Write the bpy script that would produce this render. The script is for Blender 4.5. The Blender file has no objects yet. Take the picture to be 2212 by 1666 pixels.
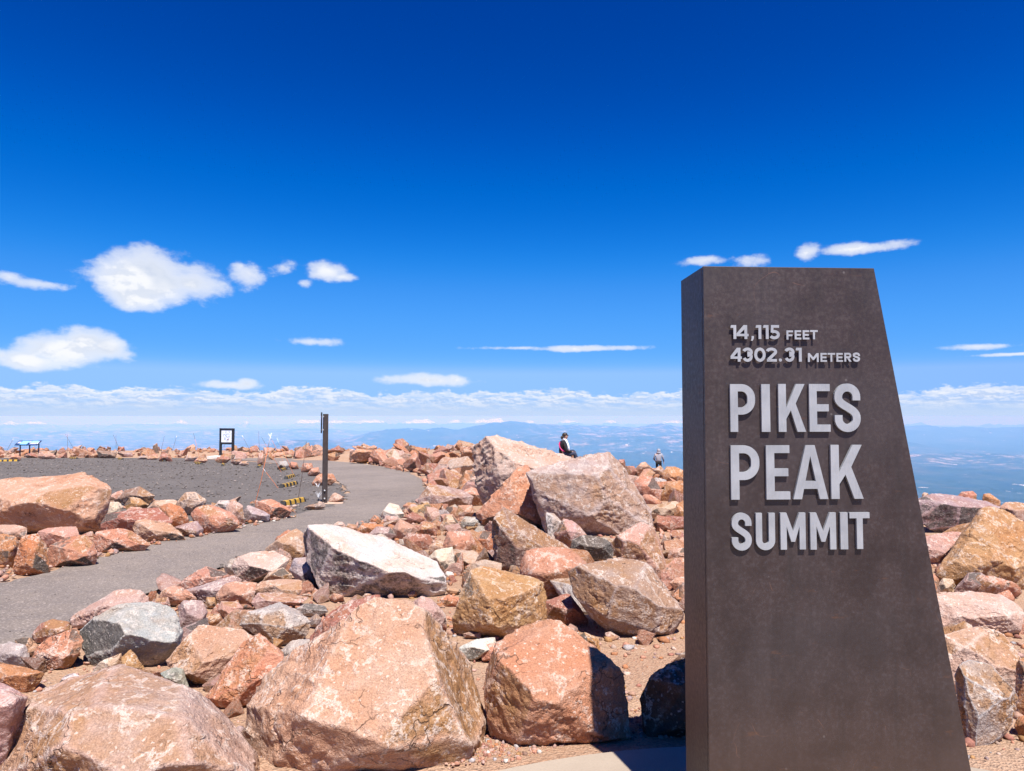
import bpy, bmesh, math, random
import numpy as np
from mathutils import Vector, Matrix
from mathutils.geometry import tessellate_polygon
R = math.radians
SC = bpy.context.scene
COL = SC.collection

# ------------------------------------------------------------------ camera
F_PX, CX, CY = 1500.0, 1106.0, 833.0          # focal length and centre, in pixels of a 2212 x 1666 frame
EYE = 1.6
PITCH = math.atan((899 - 833) / F_PX)
cam_d = bpy.data.cameras.new('camera')
cam_d.sensor_width = 36.0
cam_d.lens = 36.0 * F_PX / 2212.0
cam_d.clip_start = 0.05
cam_d.clip_end = 600000.0
cam = bpy.data.objects.new('camera', cam_d)
cam.location = (0, 0, EYE)
cam.rotation_euler = (math.pi / 2 + PITCH, 0, 0)
COL.objects.link(cam)
SC.camera = cam

# ------------------------------------------------------------------ light
SUN_EL = R(62)
SUN_H = Vector((0.31, -0.95)).normalized()      # horizontal direction from the scene towards the sun
sun_d = bpy.data.lights.new('sun', 'SUN')
sun_d.energy = 4.4
sun_d.angle = R(0.53)
sun_d.color = (1.0, 0.955, 0.89)
sun = bpy.data.objects.new('sun', sun_d)
to_sun = Vector((SUN_H.x * math.cos(SUN_EL), SUN_H.y * math.cos(SUN_EL), math.sin(SUN_EL)))
sun.rotation_euler = to_sun.to_track_quat('Z', 'Y').to_euler()
sun.location = (0, 0, 40)
COL.objects.link(sun)
SUN_ROT = math.atan2(SUN_H.x, SUN_H.y)

SC.view_settings.view_transform = 'Standard'
SC.view_settings.look = 'None'
SC.view_settings.gamma = 1.0
SC.view_settings.exposure = 1.0
SC.view_settings.use_curve_mapping = False
SC.cycles.use_denoising = True
SC.cycles.max_bounces = 6
SC.cycles.diffuse_bounces = 3
SC.cycles.glossy_bounces = 3
SC.cycles.volume_bounces = 1
SC.cycles.caustics_reflective = False
SC.cycles.caustics_refractive = False

def ray(px, py):
    """direction of the ray through a pixel, scaled so that its y component is 1"""
    a = (px - CX) / F_PX
    b = -(py - CY) / F_PX
    c, s = math.cos(PITCH), math.sin(PITCH)
    y = c - b * s
    z = s + b * c
    return a / y, 1.0, z / y

def at(px, py, depth):
    r = ray(px, py)
    return Vector((r[0] * depth, depth, EYE + r[2] * depth))

# ------------------------------------------------------------------ node helpers
class NT:
    def __init__(s, tree):
        s.t = tree; s.n = tree.nodes; s.l = tree.links
    def new(s, kind, **kw):
        nd = s.n.new(kind)
        for k, v in kw.items():
            setattr(nd, k, v)
        return nd
    def put(s, sock, v):
        if hasattr(v, 'is_output') or isinstance(v, bpy.types.NodeSocket):
            s.l.new(v, sock)
        else:
            sock.default_value = v
    def math(s, op, a, b=0.0, c=0.0, clamp=False):
        nd = s.new('ShaderNodeMath', operation=op, use_clamp=clamp)
        s.put(nd.inputs[0], a); s.put(nd.inputs[1], b); s.put(nd.inputs[2], c)
        return nd.outputs[0]
    def vmath(s, op, a, b=(0, 0, 0)):
        nd = s.new('ShaderNodeVectorMath', operation=op)
        s.put(nd.inputs[0], a); s.put(nd.inputs[1], b)
        return nd.outputs['Value'] if op in ('LENGTH', 'DISTANCE', 'DOT_PRODUCT') else nd.outputs[0]
    def ramp(s, v, lo, hi, a=0.0, b=1.0, kind='SMOOTHSTEP'):
        nd = s.new('ShaderNodeMapRange', interpolation_type=kind)
        s.put(nd.inputs[0], v); s.put(nd.inputs[1], lo); s.put(nd.inputs[2], hi)
        s.put(nd.inputs[3], a); s.put(nd.inputs[4], b)
        return nd.outputs[0]
    def noise(s, vec, scale, detail=4.0, rough=0.55, dist=0.0, kind='FBM', out=0):
        nd = s.new('ShaderNodeTexNoise')
        s.put(nd.inputs['Vector'], vec); s.put(nd.inputs['Scale'], scale)
        nd.inputs['Detail'].default_value = detail
        nd.inputs['Roughness'].default_value = rough
        nd.inputs['Distortion'].default_value = dist
        return nd.outputs[out]
    def mix(s, f, a, b, blend='MIX'):
        nd = s.new('ShaderNodeMix', data_type='RGBA', blend_type=blend)
        s.put(nd.inputs[0], f)
        s.put(nd.inputs[6], a if not isinstance(a, tuple) else (*a[:3], 1.0))
        s.put(nd.inputs[7], b if not isinstance(b, tuple) else (*b[:3], 1.0))
        return nd.outputs[2]
    def comb(s, x, y, z):
        nd = s.new('ShaderNodeCombineXYZ')
        s.put(nd.inputs[0], x); s.put(nd.inputs[1], y); s.put(nd.inputs[2], z)
        return nd.outputs[0]
    def bump(s, h, strength=0.5, dist=0.01, normal=None):
        nd = s.new('ShaderNodeBump')
        nd.inputs['Strength'].default_value = strength
        nd.inputs['Distance'].default_value = dist
        s.put(nd.inputs['Height'], h)
        if normal is not None: s.put(nd.inputs['Normal'], normal)
        return nd.outputs[0]

# ------------------------------------------------------------------ world: sky with clouds
W = bpy.data.worlds.new('World')
SC.world = W
W.use_nodes = True
W.cycles.sampling_method = 'MANUAL'
W.cycles.sample_map_resolution = 256
W.node_tree.nodes.clear()
w = NT(W.node_tree)
wo = w.new('ShaderNodeOutputWorld')
bg = w.new('ShaderNodeBackground')
w.l.new(bg.outputs[0], wo.inputs[0])
tc = w.new('ShaderNodeTexCoord').outputs['Generated']
sep = w.new('ShaderNodeSeparateXYZ'); w.l.new(tc, sep.inputs[0])
dx, dy, dz = sep.outputs
dzc = w.math('MAXIMUM', dz, 0.06)
sky = w.new('ShaderNodeTexSky', sky_type='NISHITA')
sky.sun_disc = False
sky.sun_elevation = SUN_EL
sky.sun_rotation = SUN_ROT
sky.altitude = 4300.0
sky.air_density = 1.0
sky.dust_density = 0.35
sky.ozone_density = 3.0
w.l.new(w.comb(dx, dy, dzc), sky.inputs[0])
hs = w.new('ShaderNodeHueSaturation')
hs.inputs['Hue'].default_value = 0.503
hs.inputs['Saturation'].default_value = 1.34
w.l.new(w.vmath('MULTIPLY', sky.outputs[0], (0.146, 0.146, 0.146)), hs.inputs['Color'])
gm = w.new('ShaderNodeRGBCurve')                          # the deep saturated blue of the high altitude sky
for ci, pts in enumerate((((0, 0), (.022, .001), (.073, .060), (.236, .16), (.335, .30), (1, .62)), ((0, 0), (.09, .052), (.16, .150), (.306, .33), (.59, .47), (.72, .57), (1, .70)), ((0, 0), (.312, .35), (.496, .66), (.78, .94), (1, 1)))):
    cv = gm.mapping.curves[ci]
    cv.points[0].location = pts[0]; cv.points[1].location = pts[-1]
    for p_ in pts[1:-1]: cv.points.new(*p_)
gm.mapping.update()
w.l.new(hs.outputs[0], gm.inputs['Color'])
SKY_STRENGTH = 0.062
# cloud field, laid out on the sky by azimuth and tangent of elevation
hor = w.math('SQRT', w.math('ADD', w.math('MULTIPLY', dx, dx), w.math('MULTIPLY', dy, dy)))
az = w.math('ARCTAN2', dx, dy)
el = w.math('DIVIDE', dz, hor)
P = w.comb(az, el, 0.0)
def sky_pos(px, py):
    r = ray(px, py)
    return math.atan2(r[0], 1.0), r[2] / math.hypot(r[0], 1.0)
#         px    py    rx   ry  density
BLOBS = [(325, 604, 165, 76, 1.0), (255, 598, 95, 56, .8), (410, 612, 92, 44, .85), (300, 640, 95, 42, .85), (95, 614, 115, 15, .45), (15, 600, 60, 18, .42), (165, 602, 36, 20, .28),
         (150, 754, 145, 50, .95), (225, 748, 62, 38, .8), (60, 776, 90, 30, .7), (180, 738, 85, 38, .85), (-10, 765, 50, 18, .6),
         (537, 590, 44, 40, .62), (520, 575, 30, 22, .5), (608, 582, 44, 22, .36), (655, 612, 22, 12, .3),
         (710, 585, 62, 27, .72), (740, 598, 38, 14, .6),
         (675, 739, 90, 12, .42), (1520, 562, 62, 12, .36), (1640, 563, 50, 17, .4), (1745, 545, 40, 22, .72), (1850, 537, 130, 17, .66),
         (1265, 753, 160, 9, .66), (1120, 752, 110, 5, .34), (2130, 748, 170, 10, .42), (2190, 765, 120, 5, .5),
         (930, 822, 125, 16, .62), (985, 822, 50, 18, .68), (500, 833, 95, 11, .5), (535, 829, 32, 15, .65)]
acc = None
for (bx, by, rx, ry, den) in BLOBS:
    a0, e0 = sky_pos(bx, by)
    a1, _ = sky_pos(bx + rx, by); _, e1 = sky_pos(bx, by - ry)
    q = w.vmath('MULTIPLY', w.vmath('SUBTRACT', P, (a0, e0, 0)), (1 / (a1 - a0), 1 / (e1 - e0), 0))
    m = w.math('MULTIPLY_ADD', w.vmath('LENGTH', q), -den, den)
    acc = m if acc is None else w.math('SMOOTH_MAX', acc, m, 0.12)
Pn = w.vmath('MULTIPLY', P, (1.0, 1.55, 1.0))
n1 = w.noise(Pn, 17.0, 8.0, 0.6)
n1u = w.noise(w.vmath('ADD', Pn, (0.004, 0.011, 0)), 17.0, 4.0, 0.6)
d_blob = w.math('ADD', acc, w.math('MULTIPLY', w.math('SUBTRACT', n1, 0.5), 1.25))
c_blob = w.math('MULTIPLY', w.ramp(d_blob, 0.03, 0.30), w.ramp(d_blob, 0.0, 0.75, 0.45, 1.0))
# bank of cumulus along the horizon
tall = w.noise(w.comb(az, 0.0, 3.0), 9.0, 3.0, 0.55)
top = w.math('MULTIPLY_ADD', tall, 0.046, 0.0125)
Pb = w.vmath('MULTIPLY', P, (1.0, 2.6, 1.0))
nb = w.noise(Pb, 46.0, 5.0, 0.62)
nbu = w.noise(w.vmath('ADD', Pb, (0.002, 0.006, 0)), 46.0, 3.0, 0.62)
bank = w.math('ADD', w.math('SUBTRACT', top, el), w.math('MULTIPLY', w.math('SUBTRACT', nb, 0.5), 0.030))
c_bank = w.ramp(bank, -0.0005, 0.0045)
low = w.ramp(el, -0.001, 0.016, 0.45, 1.0)
streak = w.noise(w.vmath('MULTIPLY', P, (1.0, 6.0, 1.0)), 26.0, 6.0, 0.6)
patch = w.ramp(streak, 0.34, 0.62, 0.30, 0.85)
gaps = w.ramp(w.noise(w.comb(az, 0.0, 7.0), 5.0, 4.0, 0.6), 0.36, 0.62, 0.25, 1.0)
rim = w.math('MULTIPLY', w.ramp(bank, 0.012, 0.003, 0.0, 1.0), gaps)
c_bank2 = w.math('MULTIPLY', c_bank, w.math('MAXIMUM', w.math('MULTIPLY', patch, low), rim))
nl = w.noise(w.vmath('ADD', Pn, (0.0, 0.02, 0.3)), 9.0, 3.0, 0.5); nlu = w.noise(w.vmath('ADD', Pn, (0.006, 0.045, 0.3)), 9.0, 3.0, 0.5)
lit_blob = w.math('MULTIPLY', w.ramp(w.math('SUBTRACT', n1, n1u), -0.07, 0.04, 0.45, 1.0), w.ramp(w.math('SUBTRACT', nl, nlu), -0.13, 0.05, 0.25, 1.0))
lit_bank = w.ramp(w.math('SUBTRACT', nb, nbu), -0.07, 0.05, 0.0, 1.0)
CL_W = (0.98, 0.99, 1.02); CL_B = (0.62, 0.70, 0.86)
col_blob = w.mix(w.math('MAXIMUM', lit_blob, w.ramp(d_blob, 0.9, 0.35, 0.0, 0.85)), CL_B, CL_W)
col_bank = w.mix(w.math('MULTIPLY', w.math('MAXIMUM', w.math('MULTIPLY', lit_bank, 0.9), rim), w.ramp(el, 0.0, 0.03, 0.35, 1.0)), (0.60, 0.71, 0.93), CL_W)
SKYC = w.vmath('MULTIPLY', gm.outputs[0], tuple(q / (SKY_STRENGTH * 2 ** SC.view_settings.exposure) for q in (1.0, 1.0, 1.0)))
K = 1.0 / (SKY_STRENGTH * 2 ** SC.view_settings.exposure)
def scaled(c):
    return w.vmath('MULTIPLY', c, (K, K, K))
c1 = w.mix(c_bank2, SKYC, scaled(col_bank))
veil = w.ramp(el, 0.026, 0.0, 0.0, 0.92)                  # the pale air low over the horizon
c1 = w.mix(veil, c1, tuple(K * q for q in (0.57, 0.71, 0.95)))
c2 = w.mix(w.math('MULTIPLY', c_blob, 0.97), c1, scaled(col_blob))
w.l.new(SKYC, bg.inputs['Color'])
bg.inputs['Strength'].default_value = SKY_STRENGTH
bgc = w.new('ShaderNodeBackground')                       # the low sky, where the clouds stand
w.l.new(c2, bgc.inputs['Color'])
bgc.inputs['Strength'].default_value = SKY_STRENGTH
msh = w.new('ShaderNodeMixShader')
w.l.new(w.math('LESS_THAN', el, 0.32), msh.inputs[0])
w.l.new(bg.outputs[0], msh.inputs[1]); w.l.new(bgc.outputs[0], msh.inputs[2])
w.l.new(msh.outputs[0], wo.inputs[0])

# ------------------------------------------------------------------ numpy noise
_rs = np.random.RandomState(7)
_perm = np.tile(_rs.permutation(256), 3)
_grad = _rs.normal(size=(256, 3)); _grad /= np.linalg.norm(_grad, axis=1)[:, None]
def pn(p, seed=0):
    """gradient noise, about -0.7..0.7"""
    p = np.asarray(p, dtype=np.float64) + seed * 17.137
    i = np.floor(p); f = p - i; i = i.astype(np.int64) & 255
    u = f * f * f * (f * (f * 6 - 15) + 10)
    res = 0.0
    for a in (0, 1):
        wx = u[:, 0] if a else 1 - u[:, 0]
        pa = _perm[i[:, 0] + a]
        for b in (0, 1):
            wy = u[:, 1] if b else 1 - u[:, 1]
            pb = _perm[pa + i[:, 1] + b]
            for c in (0, 1):
                wz = u[:, 2] if c else 1 - u[:, 2]
                g = _grad[_perm[pb + i[:, 2] + c]]
                dt = g[:, 0] * (f[:, 0] - a) + g[:, 1] * (f[:, 1] - b) + g[:, 2] * (f[:, 2] - c)
                res = res + wx * wy * wz * dt
    return res * 1.5
def fbm(p, octv=4, seed=0, gain=0.5, lac=2.03):
    s = 0; a = 1.0; q = np.asarray(p, dtype=np.float64)
    for o in range(octv):
        s = s + a * pn(q, seed + o); a *= gain; q = q * lac
    return s
def ridged(p, octv=4, seed=0, gain=0.5):
    s = 0; a = 1.0; q = np.asarray(p, dtype=np.float64); tot = 0
    for o in range(octv):
        s = s + a * (1 - np.abs(pn(q, seed + o)) * 2); tot += a; a *= gain; q = q * 2.03
    return s / tot
def sstep(x, a, b):
    t = np.clip((x - a) / (b - a), 0, 1)
    return t * t * (3 - 2 * t)

# ------------------------------------------------------------------ object helpers
def link(name, me, mat=None, parent=None, smooth=False):
    o = bpy.data.objects.new(name, me)
    if mat is not None and not me.materials: me.materials.append(mat)
    if smooth: me.polygons.foreach_set('use_smooth', [True] * len(me.polygons))
    COL.objects.link(o)
    if parent is not None: o.parent = parent
    return o
def mesh_np(name, verts, faces):
    """verts N x 3, faces M x k arrays"""
    me = bpy.data.meshes.new(name)
    v = np.asarray(verts, dtype=np.float32); f = np.asarray(faces, dtype=np.int32)
    me.vertices.add(len(v)); me.vertices.foreach_set('co', v.ravel())
    k = f.shape[1]
    me.loops.add(f.size); me.loops.foreach_set('vertex_index', f.ravel())
    me.polygons.add(len(f)); me.polygons.foreach_set('loop_start', np.arange(0, f.size, k, dtype=np.int32))
    me.update(calc_edges=True)
    return me
def tag(o, label=None, cat=None, group=None, kind=None):
    if label: o['label'] = label
    if cat: o['category'] = cat
    if group: o['group'] = group
    if kind: o['kind'] = kind
    return o
def empty(name, loc=(0, 0, 0), rz=0.0):
    o = bpy.data.objects.new(name, None)
    o.location = loc; o.rotation_euler = (0, 0, rz); o.empty_display_size = 0.2
    COL.objects.link(o)
    return o
class MB:
    """collects boxes, tubes and prisms into one mesh"""
    def __init__(s): s.v = []; s.f = []
    def add(s, vs, fs):
        n = len(s.v); s.v += [tuple(x) for x in vs]; s.f += [tuple(i + n for i in f) for f in fs]; return s
    def box(s, c, d, rot=None, taper=1.0):
        vs = []
        for z in (-.5, .5):
            k = taper if z > 0 else 1.0
            for x, y in ((-.5, -.5), (.5, -.5), (.5, .5), (-.5, .5)):
                p = Vector((x * d[0] * k, y * d[1] * k, z * d[2]))
                if rot is not None: p = rot @ p
                vs.append(p + Vector(c))
        return s.add(vs, [(3, 2, 1, 0), (4, 5, 6, 7), (0, 1, 5, 4), (1, 2, 6, 5), (2, 3, 7, 6), (3, 0, 4, 7)])
    def tube(s, pts, r, n=8, caps=True):
        pts = [Vector(p) for p in pts]; m = len(pts)
        rs = r if isinstance(r, (list, tuple)) else [r] * m
        vs = []; fs = []
        for i, p in enumerate(pts):
            t = (pts[min(i + 1, m - 1)] - pts[max(i - 1, 0)]).normalized()
            a = t.cross(Vector((0, 1, 0)) if abs(t.y) < .9 else Vector((1, 0, 0))).normalized(); b = t.cross(a)
            for k in range(n):
                g = 2 * math.pi * k / n
                vs.append(p + (a * math.cos(g) + b * math.sin(g)) * rs[i])
        for i in range(m - 1):
            for k in range(n):
                fs.append((i * n + k, i * n + (k + 1) % n, (i + 1) * n + (k + 1) % n, (i + 1) * n + k))
        if caps:
            fs.append(tuple(range(n))[::-1]); fs.append(tuple((m - 1) * n + k for k in range(n)))
        return s.add(vs, fs)
    def build(s, name, mat, parent=None, smooth=False, bevel=0.0):
        me = bpy.data.meshes.new(name)
        me.from_pydata(s.v, [], s.f); me.update()
        bm = bmesh.new(); bm.from_mesh(me)
        bmesh.ops.recalc_face_normals(bm, faces=bm.faces)
        if bevel:
            bmesh.ops.bevel(bm, geom=list(bm.edges), offset=bevel, segments=2, affect='EDGES', profile=0.6)
        bm.to_mesh(me); bm.free()
        return link(name, me, mat, parent, smooth)

MATS = {}
def mat_new(name):
    m = bpy.data.materials.new(name); m.use_nodes = True
    t = NT(m.node_tree); b = t.n['Principled BSDF']
    MATS[name] = m
    return m, t, b
def plain(name, col, rough=0.6, metal=0.0, var=0.12, scale=30.0, bump=0.15, spec=0.4):
    m, t, b = mat_new(name)
    v = t.new('ShaderNodeTexCoord').outputs['Object']
    n = t.noise(v, scale, 5, 0.6)
    c = t.mix(t.ramp(n, 0.3, 0.7), tuple(x * (1 - var) for x in col), tuple(min(1, x * (1 + var)) for x in col))
    t.put(b.inputs['Base Color'], c)
    t.put(b.inputs['Roughness'], t.ramp(n, 0.3, 0.7, max(.05, rough - .08), min(1, rough + .08)))
    b.inputs['Metallic'].default_value = metal
    b.inputs['Specular IOR Level'].default_value = spec
    if bump: t.put(b.inputs['Normal'], t.bump(n, bump, 0.004))
    return m

# ------------------------------------------------------------------ the shape of the summit
SLOPE = 0.03
RIM = [(-140, 66), (-60, 63), (-25, 63), (-8, 61), (0, 55), (3.2, 47), (5.6, 39), (8, 31), (9.2, 21), (9.2, 13.5), (10.5, 9.5), (14, 6), (25, 0), (45, -30), (30, -110), (-120, -110), (-200, -20)]
BERM1 = [(-16, 49), (-9.5, 47), (-6.2, 39), (-3.6, 31.5), (-2.2, 25.5), (-0.6, 20), (1.0, 19), (4.5, 24), (6.5, 31), (4.5, 40), (1, 50), (-8, 56), (-16, 55)]
def poly_sd(x, y, poly):
    """signed distance, positive inside"""
    P_ = np.array(poly, float); n = len(P_)
    d = np.full(np.shape(x), 1e18); ins = np.zeros(np.shape(x), bool)
    for i in range(n):
        a = P_[i]; b = P_[(i + 1) % n]; e = b - a
        t = np.clip(((x - a[0]) * e[0] + (y - a[1]) * e[1]) / (e @ e), 0, 1)
        d = np.minimum(d, (x - a[0] - t * e[0]) ** 2 + (y - a[1] - t * e[1]) ** 2)
        c = ((a[1] > y) != (b[1] > y))
        with np.errstate(divide='ignore', invalid='ignore'):
            xi = a[0] + (y - a[1]) / (b[1] - a[1] if b[1] != a[1] else 1e-9) * e[0]
        ins ^= c & (x < xi)
    d = np.sqrt(d)
    return np.where(ins, d, -d)
def ground_z(x, y):
    x = np.asarray(x, float); y = np.asarray(y, float)
    z = -SLOPE * np.maximum(y - 3.3, 0) - 0.10 * sstep(y, 3.0, 4.0) - 0.001 * np.maximum(-y, 0)
    z = np.where(y < 3.3, -0.035, z)
    s1 = poly_sd(x, y, BERM1)
    z = z + 0.75 * sstep(s1, 0.0, 4.5)
    rimd = poly_sd(x, y, RIM)
    z = z + 0.42 * sstep(rimd, 8.5, 4.5) * sstep(y, 30, 45) * sstep(x, -4.0, -14.0)
    out = np.maximum(1.0 - rimd, 0)
    z = z - np.where(out < 6, out * out * 0.035, 1.26 + (out - 6) * 0.46)
    return z
def gz(x, y):
    return float(ground_z(np.array([x]), np.array([y]))[0])
def ground_at(px, py):
    """where the ray through a pixel meets the smooth slope"""
    r = ray(px, py)
    d = (EYE + 0.10 - SLOPE * 3.3) / (-r[2] - SLOPE) if (-r[2] - SLOPE) > 1e-4 else 200
    if d < 3.6: d = (EYE + 0.035) / (-r[2])
    return Vector((r[0] * d, d, EYE + r[2] * d))

# ---- materials of the ground
def ground_material():
    m, t, b = mat_new('decomposed_granite')
    v = t.new('ShaderNodeTexCoord').outputs['Object']
    n1 = t.noise(v, 1.3, 5, 0.6); n2 = t.noise(v, 38.0, 4, 0.7); n3 = t.noise(v, 160.0, 2, 0.6)
    vo = t.new('ShaderNodeTexVoronoi'); t.put(vo.inputs['Vector'], v); vo.inputs['Scale'].default_value = 70.0
    c = t.mix(t.ramp(n1, 0.3, 0.7), (0.385, 0.222, 0.140), (0.445, 0.285, 0.188))
    c = t.mix(t.ramp(n2, 0.35, 0.75, 0, .55), c, (0.50, 0.365, 0.265))
    c = t.mix(t.math('MULTIPLY', t.ramp(vo.outputs['Color'], 0.55, 0.9), 0.45), c, (0.15, 0.09, 0.065))
    t.put(b.inputs['Base Color'], c); b.inputs['Roughness'].default_value = 0.95; b.inputs['Specular IOR Level'].default_value = 0.15
    h = t.math('ADD', t.math('MULTIPLY', n2, 0.8), t.math('ADD', t.math('MULTIPLY', vo.outputs['Distance'], 0.7), t.math('MULTIPLY', n3, 0.3)))
    t.put(b.inputs['Normal'], t.bump(h, 0.9, 0.02))
    return m
def gravel_material(name, ca, cb, cc, sc=55.0, strength=0.8, track=0.0):
    m, t, b = mat_new(name)
    v = t.new('ShaderNodeTexCoord').outputs['Object']
    n0 = t.noise(v, 0.35, 5, 0.6); n1 = t.noise(v, 3.0, 5, 0.65); n2 = t.noise(v, sc, 4, 0.75); n3 = t.noise(v, sc * 3, 2, 0.6)
    vo = t.new('ShaderNodeTexVoronoi'); t.put(vo.inputs['Vector'], v); vo.inputs['Scale'].default_value = sc * 1.1
    c = t.mix(t.ramp(n0, 0.3, 0.7), ca, cb)
    c = t.mix(t.ramp(n1, 0.35, 0.75, 0, .5), c, cc)
    c = t.mix(t.ramp(vo.outputs['Color'], 0.6, 0.95, 0, .6), c, tuple(min(1, x * 2.0) for x in cb))
    c = t.mix(t.ramp(n2, 0.52, 0.32, 0, .6), c, tuple(x * .45 for x in ca))
    t.put(b.inputs['Base Color'], c); b.inputs['Roughness'].default_value = 0.95; b.inputs['Specular IOR Level'].default_value = 0.15
    h = t.math('ADD', n2, t.math('ADD', t.math('MULTIPLY', vo.outputs['Distance'], 0.8), t.math('MULTIPLY', n3, 0.35)))
    t.put(b.inputs['Normal'], t.bump(h, strength, 0.02))
    return m
M_GROUND = ground_material()
M_PATH = gravel_material('packed_path_gravel', (0.170, 0.140, 0.125), (0.230, 0.190, 0.168), (0.285, 0.228, 0.185), 60.0, 0.55)
M_LOT = gravel_material('dark_lot_gravel', (0.105, 0.090, 0.083), (0.140, 0.121, 0.111), (0.185, 0.155, 0.134), 22.0, 1.0)

# ---- the summit ground: fine near the camera, coarse away from it
def axis(lo, hi, dense_lo, dense_hi, step, grow=1.18):
    a = list(np.arange(dense_lo, dense_hi + 1e-6, step))
    s = step
    while a[-1] < hi: s *= grow; a.append(a[-1] + s)
    s = step
    while a[0] > lo: s *= grow; a.insert(0, a[0] - s)
    return np.array(a)
def grid_mesh(name, xs, ys, zf):
    X, Y = np.meshgrid(xs, ys); Z = zf(X.ravel(), Y.ravel())
    v = np.stack([X.ravel(), Y.ravel(), Z], 1)
    nx, ny = len(xs), len(ys)
    i = np.arange((nx - 1) * (ny - 1)); r = i // (nx - 1); c = i % (nx - 1)
    a = r * nx + c
    return mesh_np(name, v, np.stack([a, a + 1, a + nx + 1, a + nx], 1))
def summit_z(x, y):
    z = ground_z(x, y)
    p = np.stack([x, y, x * 0], 1)
    near = sstep(np.hypot(x, y), 1.0, 3.0)
    rock = 0.02 * fbm(p * 1.1, 3) + 0.008 * fbm(p * 5.0, 2)
    return z + (rock * 0.6 - 0.012) * near * sstep(y, 3.6, 4.4)
xs = axis(-600, 600, -14, 12, 0.16, 1.09); ys = axis(-300, 800, 2.2, 22, 0.13, 1.09)
g = link('ground', grid_mesh('ground', xs, ys, summit_z), M_GROUND, smooth=True)
tag(g, kind='structure')

def sheet(name, pix, mat, lift, jitter, seed, thick=0.0):
    """a flat sheet on the slope, its outline given where it lies on the ground, its edge ragged"""
    rnd = random.Random(seed)
    pts = [ground_at(*p) for p in pix]
    out = []
    for i, a in enumerate(pts):
        b = pts[(i + 1) % len(pts)]
        L = (b - a).length; n = max(1, min(110, int(L / 0.22)))
        for k in range(n):
            q = a.lerp(b, k / n); s = jitter * min(1.0, q.y / 10)
            out.append((q.x + rnd.uniform(-s, s), q.y + rnd.uniform(-s, s)))
    bm = bmesh.new()
    vs = [bm.verts.new((x, y, float(-SLOPE * max(y - 3.3, 0) - 0.10) + lift)) for x, y in out]
    for i in range(len(vs)): bm.edges.new((vs[i], vs[(i + 1) % len(vs)]))
    bmesh.ops.triangle_fill(bm, edges=list(bm.edges), use_beauty=True)
    bmesh.ops.recalc_face_normals(bm, faces=bm.faces)
    for f in bm.faces:
        if f.normal.z < 0: f.normal_flip()
    me = bpy.data.meshes.new(name); bm.to_mesh(me); bm.free()
    return tag(link(name, me, mat), kind='structure')
LOT = [(-900, 989), (-200, 989), (60, 988), (200, 987), (330, 988), (430, 991), (520, 996), (600, 1003), (660, 1014), (705, 1030), (738, 1052), (742, 1085), (690, 1103), (600, 1122), (480, 1135), (240, 1128), (0, 1122), (-500, 1110)]
sheet('gravel_lot', LOT, M_LOT, 0.006, 0.12, 3)
PATH = [(-700, 1255), (-300, 1262), (0, 1262), (100, 1236), (206, 1208), (323, 1176), (446, 1152), (522, 1139), (628, 1115), (686, 1102), (735, 1090), (752, 1070), (742, 1052), (712, 1030), (668, 1014), (610, 1003), (540, 996), (470, 991.5), (400, 988), (300, 985.5), (200, 984.5), (100, 984),
        (100, 981.5), (300, 982.5), (470, 985), (600, 989), (700, 995), (770, 1001), (830, 1009), (885, 1022), (914, 1040), (922, 1062), (905, 1085), (850, 1112), (790, 1135), (650, 1175), (520, 1215), (400, 1262), (300, 1295), (160, 1345), (60, 1385), (-40, 1425), (-400, 1500), (-700, 1540)]
sheet('footpath', PATH, M_PATH, 0.012, 0.11, 4)

# ---- concrete plaza the monument stands on
def plaza():
    m, t, b = mat_new('plaza_concrete')
    v = t.new('ShaderNodeTexCoord').outputs['Object']
    n1 = t.noise(v, 2.0, 6, 0.6); n2 = t.noise(v, 90.0, 3, 0.7)
    c = t.mix(t.ramp(n1, 0.3, 0.7), (0.31, 0.245, 0.185), (0.37, 0.30, 0.23))
    c = t.mix(t.ramp(n2, 0.4, 0.75, 0, .3), c, (0.22, 0.175, 0.13))
    t.put(b.inputs['Base Color'], c); b.inputs['Roughness'].default_value = 0.85
    t.put(b.inputs['Normal'], t.bump(n2, 0.25, 0.006))
    cx, cy, r = 1.05, 0.72, 2.74
    n = 96; bm = bmesh.new()
    topv = [bm.verts.new((cx + r * math.cos(2 * math.pi * k / n), cy + r * math.sin(2 * math.pi * k / n), 0.0)) for k in range(n)]
    f = bm.faces.new(topv)
    e = bmesh.ops.extrude_face_region(bm, geom=[f])
    for q in e['geom']:
        if isinstance(q, bmesh.types.BMVert): q.co.z = -0.25
    bmesh.ops.recalc_face_normals(bm, faces=bm.faces)
    edges = [ed for ed in bm.edges if all(abs(vv.co.z) < 1e-5 for vv in ed.verts)]
    bmesh.ops.bevel(bm, geom=edges, offset=0.012, segments=2, affect='EDGES')
    me = bpy.data.meshes.new('plaza'); bm.to_mesh(me); bm.free()
    tag(link('plaza', me, m), kind='structure')
plaza()

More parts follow.
